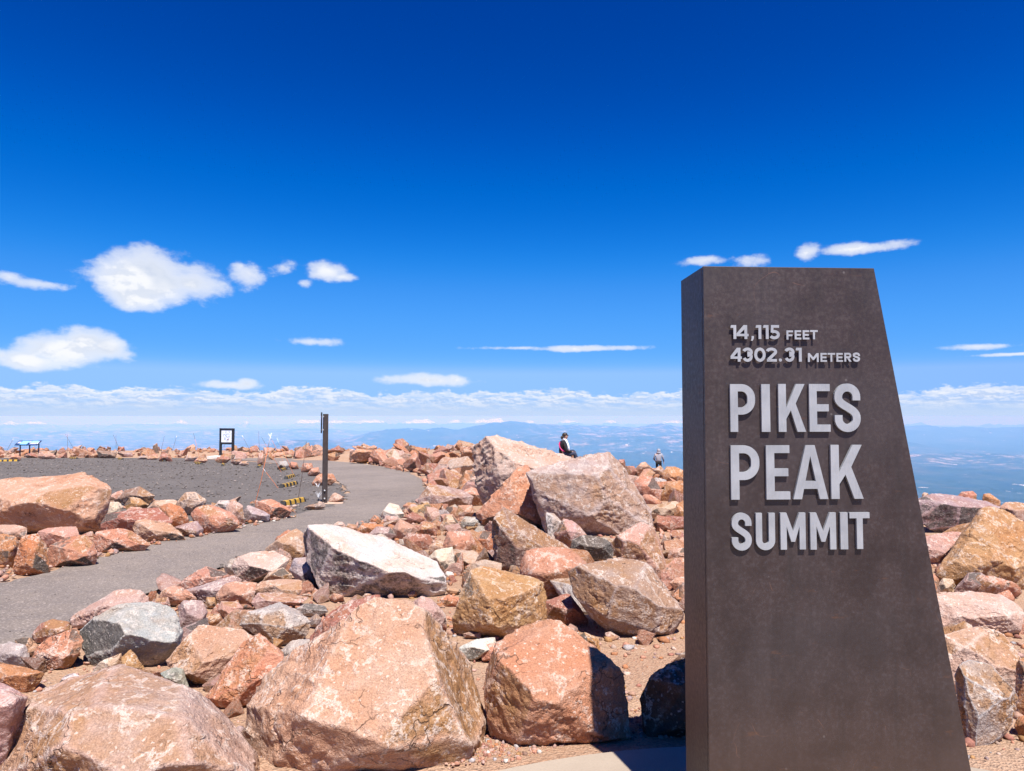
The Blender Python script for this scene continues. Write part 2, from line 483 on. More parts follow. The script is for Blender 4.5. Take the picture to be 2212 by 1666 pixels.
# ------------------------------------------------------------------ the land far below, and the air over it
def far_land():
    azd = np.concatenate([np.arange(-180, -60, 4.0), np.arange(-60, -39, 1.0), np.arange(-39, 39.01, 0.125), np.arange(40, 60, 1.0), np.arange(60, 180.1, 4.0)])
    rs_ = np.concatenate([np.geomspace(380, 6000, 26)[:-1], np.geomspace(6000, 30000, 90)[:-1], np.geomspace(30000, 75000, 110)[:-1], np.geomspace(75000, 150000, 80)])
    A, D = np.meshgrid(np.radians(azd), rs_)
    a = A.ravel(); d = D.ravel()
    x = d * np.sin(a); y = d * np.cos(a)
    ta = np.degrees(a)                                  # azimuth in degrees, 0 = straight ahead
    p = np.stack([x, y, x * 0], 1)
    z = -1650 + 60 * fbm(p / 9000, 3, 3)
    # flank of the mountain
    flank = -4 - (d - 60) * 0.42
    flank = flank + ridged(p / 1500, 4, 5) * 120 * sstep(d, 300, 2500)
    k = sstep(d, 2500, 4600)
    z = np.where(d < 4600, np.maximum(flank * (1 - k) + z * k, z), z)
    # wooded hills in the middle ground to the right
    z = z + 170 * ridged(p / 5200, 5, 11) * sstep(d, 5000, 12000) * sstep(d, 34000, 20000) * sstep(ta, -3, 9)
    # knoll and ridges
    def ridge(d0, wd, h, a0, a1, soft, seed, sc, oct_=6):
        env = np.exp(-((d - d0 + 2500 * fbm(np.stack([ta / 6, ta * 0, ta * 0 + seed], 1), 3)) / wd) ** 2)
        env = env * sstep(ta, a0 - soft, a0 + soft) * sstep(ta, a1 + soft, a1 - soft)
        k_ = env > 1e-3; res = np.zeros(len(d))
        res[k_] = h * env[k_] * (0.45 + 0.75 * ridged(p[k_] / sc, oct_, seed, 0.55))
        return res
    z = z + ridge(34000, 3200, 560, -20.5, -13.0, 3.0, 21, 6500)
    z = z + ridge(30000, 2200, 260, -26.0, -19.0, 3.0, 22, 6000)
    z = z + ridge(43000, 5200, 860, -13.2, 1.0, 3.2, 23, 8000)
    z = z + ridge(48000, 8500, 1030, -1.5, 16.0, 3.5, 24, 9000)
    z = z + ridge(36000, 5000, 520, 0.0, 17.0, 3.0, 25, 5500)
    z = z + ridge(26500, 1700, 330, 6.0, 15.0, 2.0, 26, 4200)
    z = z + ridge(60000, 7000, 900, 15.0, 44.0, 5.0, 27, 9500)
    z = z + ridge(40000, 2600, 430, 25.5, 30.5, 1.6, 28, 5000)
    z = z + ridge(31000, 2600, 330, 29.0, 36.5, 1.6, 30, 5000)
    z = z + ridge(66000, 5000, 480, -44.0, -10.0, 6.0, 29, 9000)
    # the snowy range along the skyline
    sn = np.exp(-((d - 104000 + 2500 * fbm(np.stack([ta / 3, ta * 0, ta * 0 + 4], 1), 3)) / 4200) ** 2)
    prof = ridged(np.stack([ta / 2.6, ta * 0 + 0.37, ta * 0 + 2], 1), 6, 33, 0.55)
    k_ = sn > 1e-3; crest = np.zeros(len(d)); crest[k_] = 0.18 + 1.35 * (prof[k_] - 0.36) + 0.30 * ridged(p[k_] / 4000, 5, 31, 0.6)
    amp = 1290 + 240 * fbm(np.stack([ta / 7, ta * 0, ta * 0 + 9], 1), 3) - 330 * sstep(ta, -20, -32) - 420 * sstep(ta, 17, 27)
    z = z + sn * crest * amp
    snow = sstep(z, -1150, -880) * sstep(d, 88000, 98000) * sstep(ta, 27, 22)
    n = len(azd); m = len(rs_)
    i = np.arange((n - 1) * (m - 1)); r = i // (n - 1); c = i % (n - 1); q = r * n + c
    me = mesh_np('far_terrain', np.stack([x, y, z], 1) * 0.62, np.stack([q, q + 1, q + n + 1, q + n], 1))
    at_ = me.attributes.new('snow', 'FLOAT', 'POINT'); at_.data.foreach_set('value', snow.astype(np.float32))
    tan = 0.75 * sstep(d, 23000, 28000) * sstep(d, 42000, 32000) * sstep(ta, 18, 25) + 0.6 * sstep(d, 26000, 36000) * sstep(d, 62000, 45000) * sstep(ta, 0, 5) * sstep(ta, 20, 15) + 0.8 * sstep(d, 27000, 36000) * sstep(ta, -9, -15)
    at_ = me.attributes.new('open', 'FLOAT', 'POINT'); at_.data.foreach_set('value', np.clip(tan, 0, 1).astype(np.float32))
    mt, t, b = mat_new('distant_land')
    pos = t.new('ShaderNodeNewGeometry').outputs['Position']
    km = t.vmath('MULTIPLY', pos, (0.001, 0.001, 0.001))
    flat = t.vmath('MULTIPLY', pos, (0.001, 0.001, 0.0))
    sn_ = t.new('ShaderNodeAttribute', attribute_name='snow').outputs['Fac']
    op = t.new('ShaderNodeAttribute', attribute_name='open').outputs['Fac']
    n1 = t.noise(flat, 0.16, 6, 0.6); n2 = t.noise(flat, 1.9, 5, 0.65); n3 = t.noise(flat, 0.55, 5, 0.6)
    forest = t.mix(t.ramp(n2, 0.35, 0.7), (0.012, 0.030, 0.022), (0.035, 0.055, 0.035))
    openl = t.mix(t.ramp(n3, 0.35, 0.65), (0.30, 0.22, 0.15), (0.16, 0.14, 0.09))
    f = t.math('ADD', t.math('MULTIPLY', op, 0.42), t.math('MULTIPLY', t.math('SUBTRACT', n1, 0.5), 1.3))
    c = t.mix(t.ramp(f, 0.36, 0.66, 0.0, .75), forest, openl)
    c = t.mix(t.ramp(t.noise(t.vmath('MULTIPLY', flat, (1.0, 0.5, 1.0)), 0.8, 6, 0.7), 0.5, 0.7, 0, .5), c, (0.16, 0.12, 0.085))
    clear = t.math('MULTIPLY', t.ramp(t.noise(t.vmath('MULTIPLY', flat, (1.0, 0.55, 1.0)), 3.4, 5, 0.6), 0.655, 0.69), t.ramp(n3, 0.40, 0.52))
    c = t.mix(clear, c, (0.62, 0.58, 0.55))
    rocky = t.ramp(t.noise(km, 2.0, 6, 0.74), 0.50, 0.62, 0, .9)
    c = t.mix(t.math('MULTIPLY', rocky, t.math('MULTIPLY', op, 1.0)), c, (0.50, 0.395, 0.33))
    sf = t.math('ADD', sn_, t.math('MULTIPLY', t.math('SUBTRACT', t.noise(km, 1.3, 6, 0.66), 0.5), 2.6))
    c = t.mix(t.ramp(sf, 0.52, 0.72), c, (0.64, 0.87, 1.0))
    t.put(b.inputs['Base Color'], c); b.inputs['Roughness'].default_value = 1.0; b.inputs['Specular IOR Level'].default_value = 0.0
    tag(link('far_terrain', me, mt, smooth=True), kind='structure')
far_land()
def haze():
    mt = bpy.data.materials.new('haze_air'); mt.use_nodes = True
    t = NT(mt.node_tree); t.n.clear()
    o = t.new('ShaderNodeOutputMaterial'); v = t.new('ShaderNodeVolumePrincipled')
    v.inputs['Color'].default_value = HAZE_COL
    v.inputs['Absorption Color'].default_value = (0.78, 0.54, 0.92, 1)
    v.inputs['Density'].default_value = HAZE_DEN
    v.inputs['Anisotropy'].default_value = -0.2
    t.l.new(v.outputs[0], o.inputs['Volume'])
    b = MB().box((0, 0, (3.4 - 2200) / 2), (190000, 190000, 2203.4))
    h = b.build('haze', mt)
    tag(h, 'thin blue summer haze over the far plains and ranges', 'haze', kind='stuff')
HAZE_COL = (0.205, 0.47, 0.90, 1.0)
HAZE_DEN = 6.8e-5
haze()

# ------------------------------------------------------------------ granite
def granite(name='granite', own=True):
    m, t, b = mat_new(name)
    v = t.new('ShaderNodeTexCoord').outputs['Object']
    oi = t.new('ShaderNodeObjectInfo')
    rnd = oi.outputs['Random']
    v = t.vmath('ADD', v, t.comb(t.math('MULTIPLY', rnd, 37.0), t.math('MULTIPLY', rnd, 91.0), 0.0))
    st = t.new('ShaderNodeAttribute', attribute_name='stain_shade').outputs['Vector']
    sp = t.new('ShaderNodeSeparateXYZ'); t.l.new(st, sp.inputs[0])
    och, drk, pale = sp.outputs
    base = oi.outputs['Color'] if own else t.new('ShaderNodeAttribute', attribute_name='tone').outputs['Color']
    nA = t.noise(v, 2.3, 5, 0.62); nB = t.noise(v, 7.5, 5, 0.66); nC = t.noise(v, 34.0, 4, 0.7); nD = t.noise(v, 130.0, 3, 0.65)
    vo = t.new('ShaderNodeTexVoronoi'); t.put(vo.inputs['Vector'], v); vo.inputs['Scale'].default_value = 95.0
    # broad mottling: pinker and more rusty patches
    c = t.mix(t.ramp(nA, 0.36, 0.62, 0, 0.75), base, t.mix(1.0, base, (1.0, 0.80, 0.66), 'MULTIPLY'))
    c = t.mix(t.ramp(nB, 0.52, 0.74, 0, 0.6), c, t.mix(1.0, base, (1.25, 1.27, 1.36), 'MULTIPLY'))
    # rusty weathering rinds
    c = t.mix(t.math('MULTIPLY', och, t.ramp(t.math('ADD', nB, t.math('MULTIPLY', nA, 0.5)), 0.50, 0.82, 0.25, 1.0)), c, t.mix(nC, (0.225, 0.100, 0.034), (0.37, 0.205, 0.100)))
    # pale crystalline seams and worn edges
    seam = t.math('ABSOLUTE', t.math('SUBTRACT', t.noise(v, 3.4, 6, 0.68), 0.5))
    seam = t.math('MULTIPLY', t.ramp(seam, 0.034, 0.004), t.ramp(nB, 0.40, 0.56))
    wear = t.math('MAXIMUM', t.math('MULTIPLY', seam, 0.8), t.math('MULTIPLY', pale, t.ramp(nC, 0.36, 0.6, 0.15, 1.0)))
    c = t.mix(wear, c, t.mix(0.6, base, (0.66, 0.555, 0.48)))
    # hairline cracks
    wp = t.vmath('ADD', t.vmath('MULTIPLY', v, (1.0, 1.0, 1.5)), t.vmath('MULTIPLY', t.noise(v, 2.6, 4, 0.65, out=1), (0.9, 0.9, 0.9)))
    ck = t.new('ShaderNodeTexVoronoi', feature='DISTANCE_TO_EDGE'); t.put(ck.inputs['Vector'], wp); ck.inputs['Scale'].default_value = 2.1
    crack = t.math('MULTIPLY', t.ramp(ck.outputs['Distance'], 0.018, 0.003), t.ramp(nA, 0.50, 0.60))
    c = t.mix(t.math('MULTIPLY', crack, 0.7), c, (0.11, 0.06, 0.04))
    # black lichen, and faces darkened to stand as shade
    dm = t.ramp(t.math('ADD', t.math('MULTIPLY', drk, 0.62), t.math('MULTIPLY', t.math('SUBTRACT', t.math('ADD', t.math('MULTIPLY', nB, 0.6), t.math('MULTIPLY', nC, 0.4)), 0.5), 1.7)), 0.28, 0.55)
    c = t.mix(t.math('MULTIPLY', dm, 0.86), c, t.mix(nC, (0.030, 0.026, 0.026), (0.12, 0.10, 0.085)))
    # grains
    g = t.ramp(nD, 0.3, 0.72, 0.76, 1.22)
    c = t.vmath('MULTIPLY', c, t.comb(g, g, g))
    c = t.mix(t.math('MULTIPLY', t.ramp(vo.outputs['Color'], 0.80, 0.95), 0.5), c, (0.70, 0.58, 0.50))
    c = t.mix(t.math('MULTIPLY', t.ramp(nC, 0.36, 0.24), 0.5), c, (0.12, 0.07, 0.05))
    t.put(b.inputs['Base Color'], c)
    t.put(b.inputs['Roughness'], t.ramp(nC, 0.3, 0.7, 0.95, 0.74))
    b.inputs['Specular IOR Level'].default_value = 0.25
    h = t.math('ADD', t.math('MULTIPLY_ADD', crack, -0.5, t.math('MULTIPLY', nB, 1.7)), t.math('ADD', t.math('MULTIPLY', nC, 0.55), t.math('MULTIPLY', nD, 0.16)))
    t.put(b.inputs['Normal'], t.bump(h, 0.72, 0.036))
    return m
M_ROCK = granite()
M_RUBBLE = granite('granite_rubble', False)
TINT = dict(sal=(.412, .200, .134), pink=(.40, .250, .208), grey=(.335, .298, .29), white=(.51, .45, .40), och=(.38, .208, .092), org=(.38, .168, .083),
            tan=(.41, .246, .178), red=(.285, .127, .094), brn=(.22, .133, .10), pale=(.45, .325, .26), dark=(.115, .098, .092), mauve=(.305, .216, .203))

_ico = {}
def ico(level):
    if level not in _ico:
        bm = bmesh.new(); bmesh.ops.create_icosphere(bm, subdivisions=level, radius=1.0)
        v = np.array([x.co[:] for x in bm.verts]); f = np.array([[y.index for y in x.verts] for x in bm.faces])
        bm.free(); _ico[level] = (v / np.linalg.norm(v, axis=1)[:, None], f)
    return _ico[level]
def hull_planes(pts):
    """outward planes of the convex hull of some points, nearly parallel ones merged"""
    bm = bmesh.new()
    for p in pts: bm.verts.new(p)
    r = bmesh.ops.convex_hull(bm, input=list(bm.verts))
    bm.faces.ensure_lookup_table()
    c = sum((Vector(p) for p in pts), Vector()) / len(pts)
    pl = []
    for f in bm.faces:
        f.normal_update()
        if f.calc_area() < 1e-7: continue
        n = f.normal.copy(); h = n.dot(f.calc_center_median())
        if n.dot(c) > h: n = -n; h = -h
        pl.append((n, h, f.calc_area()))
    bm.free()
    pl.sort(key=lambda q: -q[2])
    keep = []
    for q in pl:                                            # broad flat breaks instead of many small ones
        if all(q[0].dot(k[0]) < 0.925 for k in keep): keep.append(q)
    return keep, pl
def rock_mesh(name, pl, centre, ext, level, seed, soft=150.0, rough=1.0, och=0.25, dark=0.12, pale=0.5, face=None, warp=0.048, layer=None, full=None):
    """a star shaped boulder: flat broken facets from the planes, with wavering edges, chips, steps and worn seams"""
    d0, faces = ico(level)
    rs = np.random.RandomState(seed)
    N = np.array([p[0][:] for p in pl]); H = np.array([max(p[1] - Vector(p[0]).dot(centre), 0.03 * min(ext)) for p in pl])
    e = np.array(ext); S = float(np.cbrt(e.prod()))
    d = d0 * e; d /= np.linalg.norm(d, axis=1)[:, None]
    off = rs.uniform(-50, 50, 3)
    q = d * 1.9 + off
    wv = np.stack([fbm(q, 3, 1), fbm(q, 3, 11), fbm(q, 3, 21)], 1)
    dw = d + warp * wv
    dw /= np.linalg.norm(dw, axis=1)[:, None]
    s = (dw @ N.T) / H[None, :]
    srt = np.partition(s, -2, axis=1)
    fi = s.argmax(1)
    gap = (srt[:, -1] - srt[:, -2]) / np.maximum(srt[:, -1], 1e-6)
    sm = srt[:, -1] * np.power(np.power(np.clip(s / srt[:, -1:], 0, 1), soft).sum(1), 1.0 / soft)
    r = 1.0 / sm
    if full is not None:
        Nf = np.array([p[0][:] for p in full]); Hf = np.array([max(p[1] - Vector(p[0]).dot(centre), 0.03 * min(ext)) for p in full])
        r = np.minimum(r, 1.10 / ((dw @ Nf.T) / Hf[None, :]).max(1))
    P3 = d * r[:, None]
    a = P3 / S + off
    n_big = fbm(a * 1.4, 3, 3)
    n_chip = ridged(a * 3.1, 3, 5) - 0.55
    n_fine = fbm(a * 9.0, 3, 8)
    n_grv = np.minimum(np.abs(fbm(a * 2.2, 3, 60)), .09) / .09 - 1
    disp = 0.022 * n_big + 0.038 * n_chip * (0.3 + np.clip(n_big + 0.3, 0, 1)) + 0.016 * n_fine + 0.020 * n_grv * sstep(n_big, -.1, .3)
    # broken steps along a bedding direction
    bd = rs.normal(size=3) if layer is None else np.array(layer, float); bd /= np.linalg.norm(bd)
    tt = (a @ bd) * rs.uniform(3.2, 5.5) + 0.8 * n_big
    saw = tt - np.floor(tt)
    disp = disp + 0.030 * (np.power(saw, 3) - 0.25) * sstep(fbm(a * 1.1, 2, 40), -0.15, 0.35)
    # facets differ in roughness
    fr = rs.uniform(0.45, 1.4, len(pl))
    disp = disp * fr[fi] * rough * S
    P3 = P3 + d * disp[:, None]
    me = mesh_np(name, P3, faces)
    # stains: rust, lichen, worn edges by facet; a few faces painted as shade
    fo = (rs.rand(len(pl)) < och) * rs.uniform(0.5, 1.0, len(pl))
    fd = (rs.rand(len(pl)) < dark) * rs.uniform(0.5, 1.0, len(pl))
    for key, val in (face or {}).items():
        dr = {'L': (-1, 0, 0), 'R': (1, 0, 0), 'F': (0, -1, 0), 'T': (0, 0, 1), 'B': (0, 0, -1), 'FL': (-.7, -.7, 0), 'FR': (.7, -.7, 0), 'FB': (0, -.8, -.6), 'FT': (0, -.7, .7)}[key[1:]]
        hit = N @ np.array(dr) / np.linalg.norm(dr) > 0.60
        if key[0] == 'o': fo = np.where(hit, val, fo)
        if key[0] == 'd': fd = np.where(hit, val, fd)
    soft_f = sstep(gap, 0.0, 0.05)
    stain_shade = np.zeros((len(P3), 3), np.float32)
    stain_shade[:, 0] = np.clip(fo[fi] * soft_f + 0.25 * sstep(n_big, 0.2, 0.6), 0, 1)
    stain_shade[:, 1] = np.clip(fd[fi] * soft_f, 0, 1)
    stain_shade[:, 2] = np.clip(pale * np.exp(-gap * 42.0) * (0.5 + 0.9 * n_chip), 0, 1)
    at_ = me.attributes.new('stain_shade', 'FLOAT_VECTOR', 'POINT'); at_.data.foreach_set('vector', stain_shade.ravel())
    me.materials.append(M_ROCK)
    me.polygons.foreach_set('use_smooth', np.ones(len(me.polygons), bool))
    return me
ZOOM = {'A': (0, 867.5, .3432), 'B': (650.6, 894.6, .3922), 'C': (0, 1219.9, .3432), 'D': (650.6, 1219.9, .3922), 'F': (1436.8, 1030.2, .3814), 'Z': (0, 0, 1.0)}
ROCKS = []          # footprints of the boulders already placed
_rk = [100]
def boulder(zoom, label, tint, outline, inner=None, gy=None, group=None, cat='boulder', name='boulder', th=0.8, lvl=None, back=0.34, jit=0.06, hid=0.0, **kw):
    """a boulder built where it lies: outline and ridge points, all standing at their own depth on the slope"""
    ox, oy, k = ZOOM[zoom]
    _rk[0] += 1; seed = _rk[0]; rnd = random.Random(seed)
    o = [(ox + p[0] * k, oy + p[1] * k) + tuple(p[2:]) for p in outline]
    x0, x1 = min(p[0] for p in o), max(p[0] for p in o); y0, y1 = min(p[1] for p in o), max(p[1] for p in o)
    yb = oy + gy * k if gy is not None else y1 + hid * (y1 - y0)
    cxp = (x0 + x1) / 2
    D = ground_at(cxp, yb).y
    Wm = (x1 - x0) / F_PX * D; Hm = (y1 - y0) / F_PX * D; S = min(Wm, Hm * 1.25)
    D += 0.10 * S
    pts = []
    for p in o:
        v = (p[1] - y0) / max(y1 - y0, 1)
        f = p[2] if len(p) > 2 else (0.03 - back * (1 - v) ** 1.2) * (S / Wm)
        pts.append(at(p[0], p[1], D - f * Wm))
    if inner is None:
        inner = []
        for u, v in ((rnd.uniform(.2, .42), rnd.uniform(.35, .55)), (rnd.uniform(.6, .8), rnd.uniform(.4, .65)), (rnd.uniform(.4, .6), rnd.uniform(.7, .85))):
            xs_ = x0 + u * (x1 - x0); ys_ = y0 + v * (y1 - y0)
            inner.append(((xs_ - ox) / k, (ys_ - oy) / k, rnd.uniform(.10, .22) * S / Wm))
    for p in inner: pts.append(at(ox + p[0] * k, oy + p[1] * k, D - (p[2] * 1.35 if p[2] > 0 else p[2]) * Wm))
    cy_ = sum(p[1] for p in o) / len(o)
    T = th * S
    for p in o[seed % 2::2]:                                  # the far side
        q = at(cxp + (p[0] - cxp) * rnd.uniform(.62, .86), cy_ + (p[1] - cy_) * rnd.uniform(.6, .85), D + T * rnd.uniform(.75, 1.1))
        pts.append(q)
    low = [at(p[0], p[1], D) for p in o if (p[1] - y0) / max(y1 - y0, 1) > .72]
    for q in low:                                             # the foot, a little below the ground
        pts.append(Vector((q.x * .97 + .03 * at(cxp, yb, D).x, q.y + 0.1 * S, min(q.z - 0.10 * Hm, gz(q.x, q.y) - 0.03 * Hm))))
    arr = np.array([p[:] for p in pts]); mn, mx = arr.min(0), arr.max(0)
    c = Vector(((mn + mx) / 2).tolist()); ext = np.maximum((mx - mn) / 2, 1e-3)
    c = c * .5 + Vector(arr.mean(0).tolist()) * .5
    pl, full = hull_planes(pts)
    if lvl is None:
        big = max(x1 - x0, y1 - y0) * 0.463
        lvl = 7 if big > 115 else 6 if big > 42 else 5 if big > 16 else 4
    me = rock_mesh(name, pl, c, ext, lvl, seed, full=full, **kw)
    ob = link(name, me)
    ob.location = c
    tc_ = TINT[tint] if isinstance(tint, str) else tint
    j = [rnd.uniform(1 - jit, 1 + jit) for _ in range(3)]
    ob.color = (tc_[0] * j[0], tc_[1] * j[1], tc_[2] * j[2], 1)
    tag(ob, label, cat, group)
    ROCKS.append((c.x, c.y, max(ext[0], ext[1])))
    return ob

# ------------------------------------------------------------------ boulders in the foreground
B_ = boulder
B_('C', 'huge ochre and pink boulder in the bottom left corner', 'pink', [(20, 1080), (120, 920, -.1), (290, 775, -.2), (430, 740, -.22), (560, 690, -.2), (700, 632, -.22), (900, 662, -.2), (1190, 772, -.15), (1370, 925, -.1), (1560, 1095), (1622, 1230), (1640, 1420), (1200, 1560), (500, 1580), (-60, 1500), (-60, 1250)],
   [(600, 860, .10), (1140, 960, .13), (420, 1150, .20), (1180, 1250, .22), (1600, 1300, .1), (800, 1420, .25)], gy=1400, och=.55, dark=.0, pale=.4, th=.9, lvl=7, rough=.8, face={'oF': .75, 'oFT': .6})
B_('C', 'pinkish white boulder cut by the left edge of the picture, beside the huge ochre boulder', 'pink', [(-260, 760), (-100, 735), (60, 760), (180, 832), (150, 930), (60, 1060), (0, 1180), (-100, 1350), (-300, 1350)], [(100, 850, .12), (-20, 900, .2)], gy=1380, och=.15, pale=.8)
B_('Z', 'huge pale peach boulder at the bottom centre with a steep rust coloured right side', 'tan', [(549, 1650), (534, 1540), (552, 1496), (636, 1440, -.10), (700, 1370, -.16), (784, 1308, -.2), (868, 1288, -.22), (905, 1330, -.24), (948, 1378, -.36), (985, 1398, -.42), (1032, 1480, -.42), (1046, 1540, -.36), (1045, 1590, -.28), (1028, 1636, -.16), (900, 1720), (560, 1730)],
   [(876, 1380, -.04), (866, 1500, .10), (912, 1350, -.12), (935, 1410, -.02), (960, 1500, .08), (1008, 1600, .08), (1018, 1640, .04), (700, 1450, .06), (640, 1560, .16), (800, 1620, .20), (905, 1610, .16), (720, 1560, .05)], gy=1652, och=.06, dark=.0, pale=.8, th=.85, lvl=7, rough=.9, face={'oR': 1.0, 'oFR': 1.0})
B_('D', 'large red brown boulder half in the shadow of the monument', 'sal', [(1008, 640), (1058, 475, -.08), (1112, 412, -.2), (1300, 340, -.3), (1420, 300, -.34), (1520, 390, -.3), (1640, 500, -.2), (1740, 562, -.12), (1792, 690, -.05), (1812, 930), (1660, 958), (1500, 1002), (1220, 1022), (1160, 985), (1025, 880)],
   [(1078, 490, .02), (1165, 600, .14), (1190, 985, .14), (1285, 690, .2), (1640, 930, .1), (1580, 600, .06), (1420, 760, .2)], och=.1, dark=.05, pale=.45, th=.9, lvl=7, rough=.85, face={'dFR': .2})
B_('D', 'dark boulder wholly in the shadow just left of the monument', (.12, .065, .042), [(1870, 760), (1960, 590, -.1), (2030, 540, -.2), (2110, 480, -.3), (2300, 440, -.3), (2420, 600), (2420, 950), (2150, 985), (1900, 960)], gy=975, och=.2)  # tint darkened so its shade comes out blacker and warmer
B_('D', 'rounded grey and ochre boulder behind the shaded one, left of the monument', 'mauve', [(1482, 60), (1530, 8, -.12), (1700, -25, -.25), (1845, -28, -.28), (1960, 55, -.2), (2040, 195, -.1), (2088, 245), (2072, 330), (2030, 372), (1900, 402), (1770, 375), (1690, 305), (1560, 242), (1496, 170)],
   [(1655, 75, .06), (1690, 290, .1), (1840, 130, .14), (1960, 370, .08), (1990, 230, .1)], och=.3, dark=.0, pale=.6, lvl=7, th=.8, face={'oF': .75, 'oFT': .5})
B_('D', 'golden ochre block with a flat top in the middle of the rubble', 'och', [(846, 320), (870, 180, -.02), (940, 35, -.2), (1000, 8, -.3), (1200, 50, -.3), (1320, 110, -.2), (1346, 330), (1200, 392), (1130, 408), (1090, 365), (900, 358)],
   [(1000, 175, .16), (1120, 345, .14), (960, 70, .0), (1225, 150, .1), (1000, 330, .16)], och=.75, dark=.03, pale=.85, lvl=7)
B_('B', 'long white topped slab with a black stained front, lying along the path', 'white', [(12, 660), (35, 604, -.02), (180, 618, -.2), (470, 690, -.34), (640, 765, -.32), (745, 812, -.2), (795, 910, -.02), (800, 952), (720, 1016), (600, 1000), (440, 1012), (250, 1004), (105, 960), (55, 880), (25, 770)],
   [(130, 700, .06), (240, 775, .10), (450, 840, .13), (640, 905, .11), (712, 915, .05), (300, 960, .06)], gy=1010, och=.0, dark=.0, pale=.4, lvl=7, th=.7, rough=.9, face={'dF': .95, 'dFL': 1.0, 'dFB': .7, 'dL': 1.0})
B_('B', 'big pale tilted slab with its sloping top against the sky, below the seated person', (.43, .305, .262), [(964, 330), (970, 175), (1000, 126, -.12), (1080, 131, -.18), (1260, 172, -.2), (1450, 228, -.2), (1600, 272, -.2), (1640, 420), (1500, 600), (1240, 600), (1030, 470)],
   [(1080, 330, .08), (1085, 200, .03), (1250, 300, .10), (1400, 330, .08)], gy=590, och=.08, dark=.0, pale=.6, lvl=7, th=.5, face={'dL': .75, 'dFL': .5})
B_('B', 'biggest grey boulder of the slope with a rust and blue grey streaked right end', (.34, .248, .23), [(1232, 312, .05), (1350, 294, .0), (1530, 268, -.08), (1625, 218, -.14), (1700, 232, -.18), (1762, 272, -.2), (1880, 462, -.12), (1932, 545), (1942, 622), (1870, 652), (1690, 668), (1580, 636), (1340, 566, .05), (1285, 420, .06)],
   [(1690, 300, .0), (1700, 480, .08), (1720, 640, .06), (1520, 330, .05), (1400, 470, .075), (1580, 560, .10)], och=.1, dark=.0, pale=.7, lvl=7, th=.6, rough=1.45, face={'oR': .8, 'dR': .3, 'oFR': .5})
B_('B', 'salmon coloured wedge leaning on the biggest grey boulder', 'sal', [(962, 552), (1000, 505), (1100, 405, -.12), (1200, 292, -.25), (1236, 278, -.28), (1300, 390, -.15), (1346, 520, -.02), (1322, 568), (1200, 592), (1040, 582), (985, 580)],
   [(1150, 390, .05), (1215, 520, .12), (1130, 560, .1), (1060, 480, .06)], gy=640, och=.05, pale=.3, lvl=7)
B_('B', 'brown split rock with a rusty sloping top, in front of the salmon wedge', 'brn', [(1052, 650), (1060, 560, .03), (1112, 513, -.1), (1165, 560, -.15), (1265, 622, -.25), (1420, 700, -.3), (1482, 752, -.2), (1420, 800), (1260, 880), (1140, 862), (1070, 830)],
   [(1075, 600, .08), (1120, 660, .12), (1190, 745, .12), (1350, 745, .05)], och=.2, dark=.1, pale=.6, lvl=7, face={'oT': .95, 'oFT': .8})
B_('B', 'smooth rounded salmon boulder below the split brown rock', 'sal', [(1193, 835), (1232, 770, -.1), (1340, 738, -.25), (1482, 744, -.3), (1605, 832, -.2), (1610, 910), (1500, 992), (1400, 1018), (1280, 965), (1200, 905)], gy=1030, och=.1, soft=16, pale=.35, rough=.7, lvl=7)
B_('B', 'dark wedge shaped rock under the right end of the biggest grey boulder', 'dark', [(1478, 752), (1490, 690), (1545, 668, -.1), (1655, 684, -.15), (1722, 730, -.1), (1716, 792), (1600, 808), (1535, 792)], och=.1, dark=.5, pale=.7)
B_('B', 'small pink block with a dark left side behind the dark wedge rock', 'pink', [(1388, 662), (1440, 578, -.1), (1512, 598, -.15), (1582, 682), (1490, 700), (1472, 742), (1400, 692)], gy=742, face={'dL': .6, 'oL': .9, 'oFL': .9})
B_('B', 'tall pinkish slab leaning right between grey boulder and rounded ochre boulder', 'pink', [(1712, 735), (1742, 670, -.02), (1880, 598, -.2), (1945, 622, -.2), (2002, 800, -.15), (2040, 930), (1980, 960), (1860, 880), (1760, 840)], [(1800, 700, .05), (1890, 760, .08)], gy=960, pale=.35, dark=.05)
B_('D', 'low reddish rock with a dark streak between the ochre block and the rounded boulder', 'red', [(1338, 205), (1420, 172, -.2), (1482, 164, -.25), (1582, 300), (1500, 335), (1400, 318), (1344, 285)], dark=.25, och=.1)
B_('B', 'white stone with a shaded right face behind the long white slab', 'white', [(690, 800), (740, 748, -.1), (838, 738, -.15), (850, 860), (800, 880), (740, 860)], gy=880, dark=.1, och=0)
B_('B', 'pink slab standing upright at the right end of the long white slab', 'sal', [(840, 860), (848, 765, -.1), (890, 758, -.1), (897, 862)], gy=870)
B_('D', 'small white stone with a black left side below the golden ochre block', 'white', [(868, 460), (960, 412, -.15), (1070, 405, -.2), (1078, 435), (980, 500), (930, 524), (880, 500)], face={'dL': .8, 'dFL': .7}, och=0, name='stone', cat='stone')
B_('D', 'small flat stone tucked under the golden ochre block', 'tan', [(888, 380), (960, 362), (992, 372), (988, 404), (900, 402)], name='stone', cat='stone')
B_('D', 'small red stone beside the huge pale peach boulder', 'red', [(690, 270), (760, 245, -.1), (802, 300), (800, 358), (740, 340)], name='stone', cat='stone', gy=370)
B_('D', 'pink stone just right of the huge peach boulder top', 'pink', [(600, 215), (660, 172, -.1), (735, 205, -.1), (800, 290), (770, 340), (640, 300)], gy=380)
B_('D', 'small pink stone below the white stone with a black side', 'sal', [(975, 460), (1060, 432, -.1), (1150, 440, -.1), (1120, 520), (1000, 530)], name='stone', cat='stone')
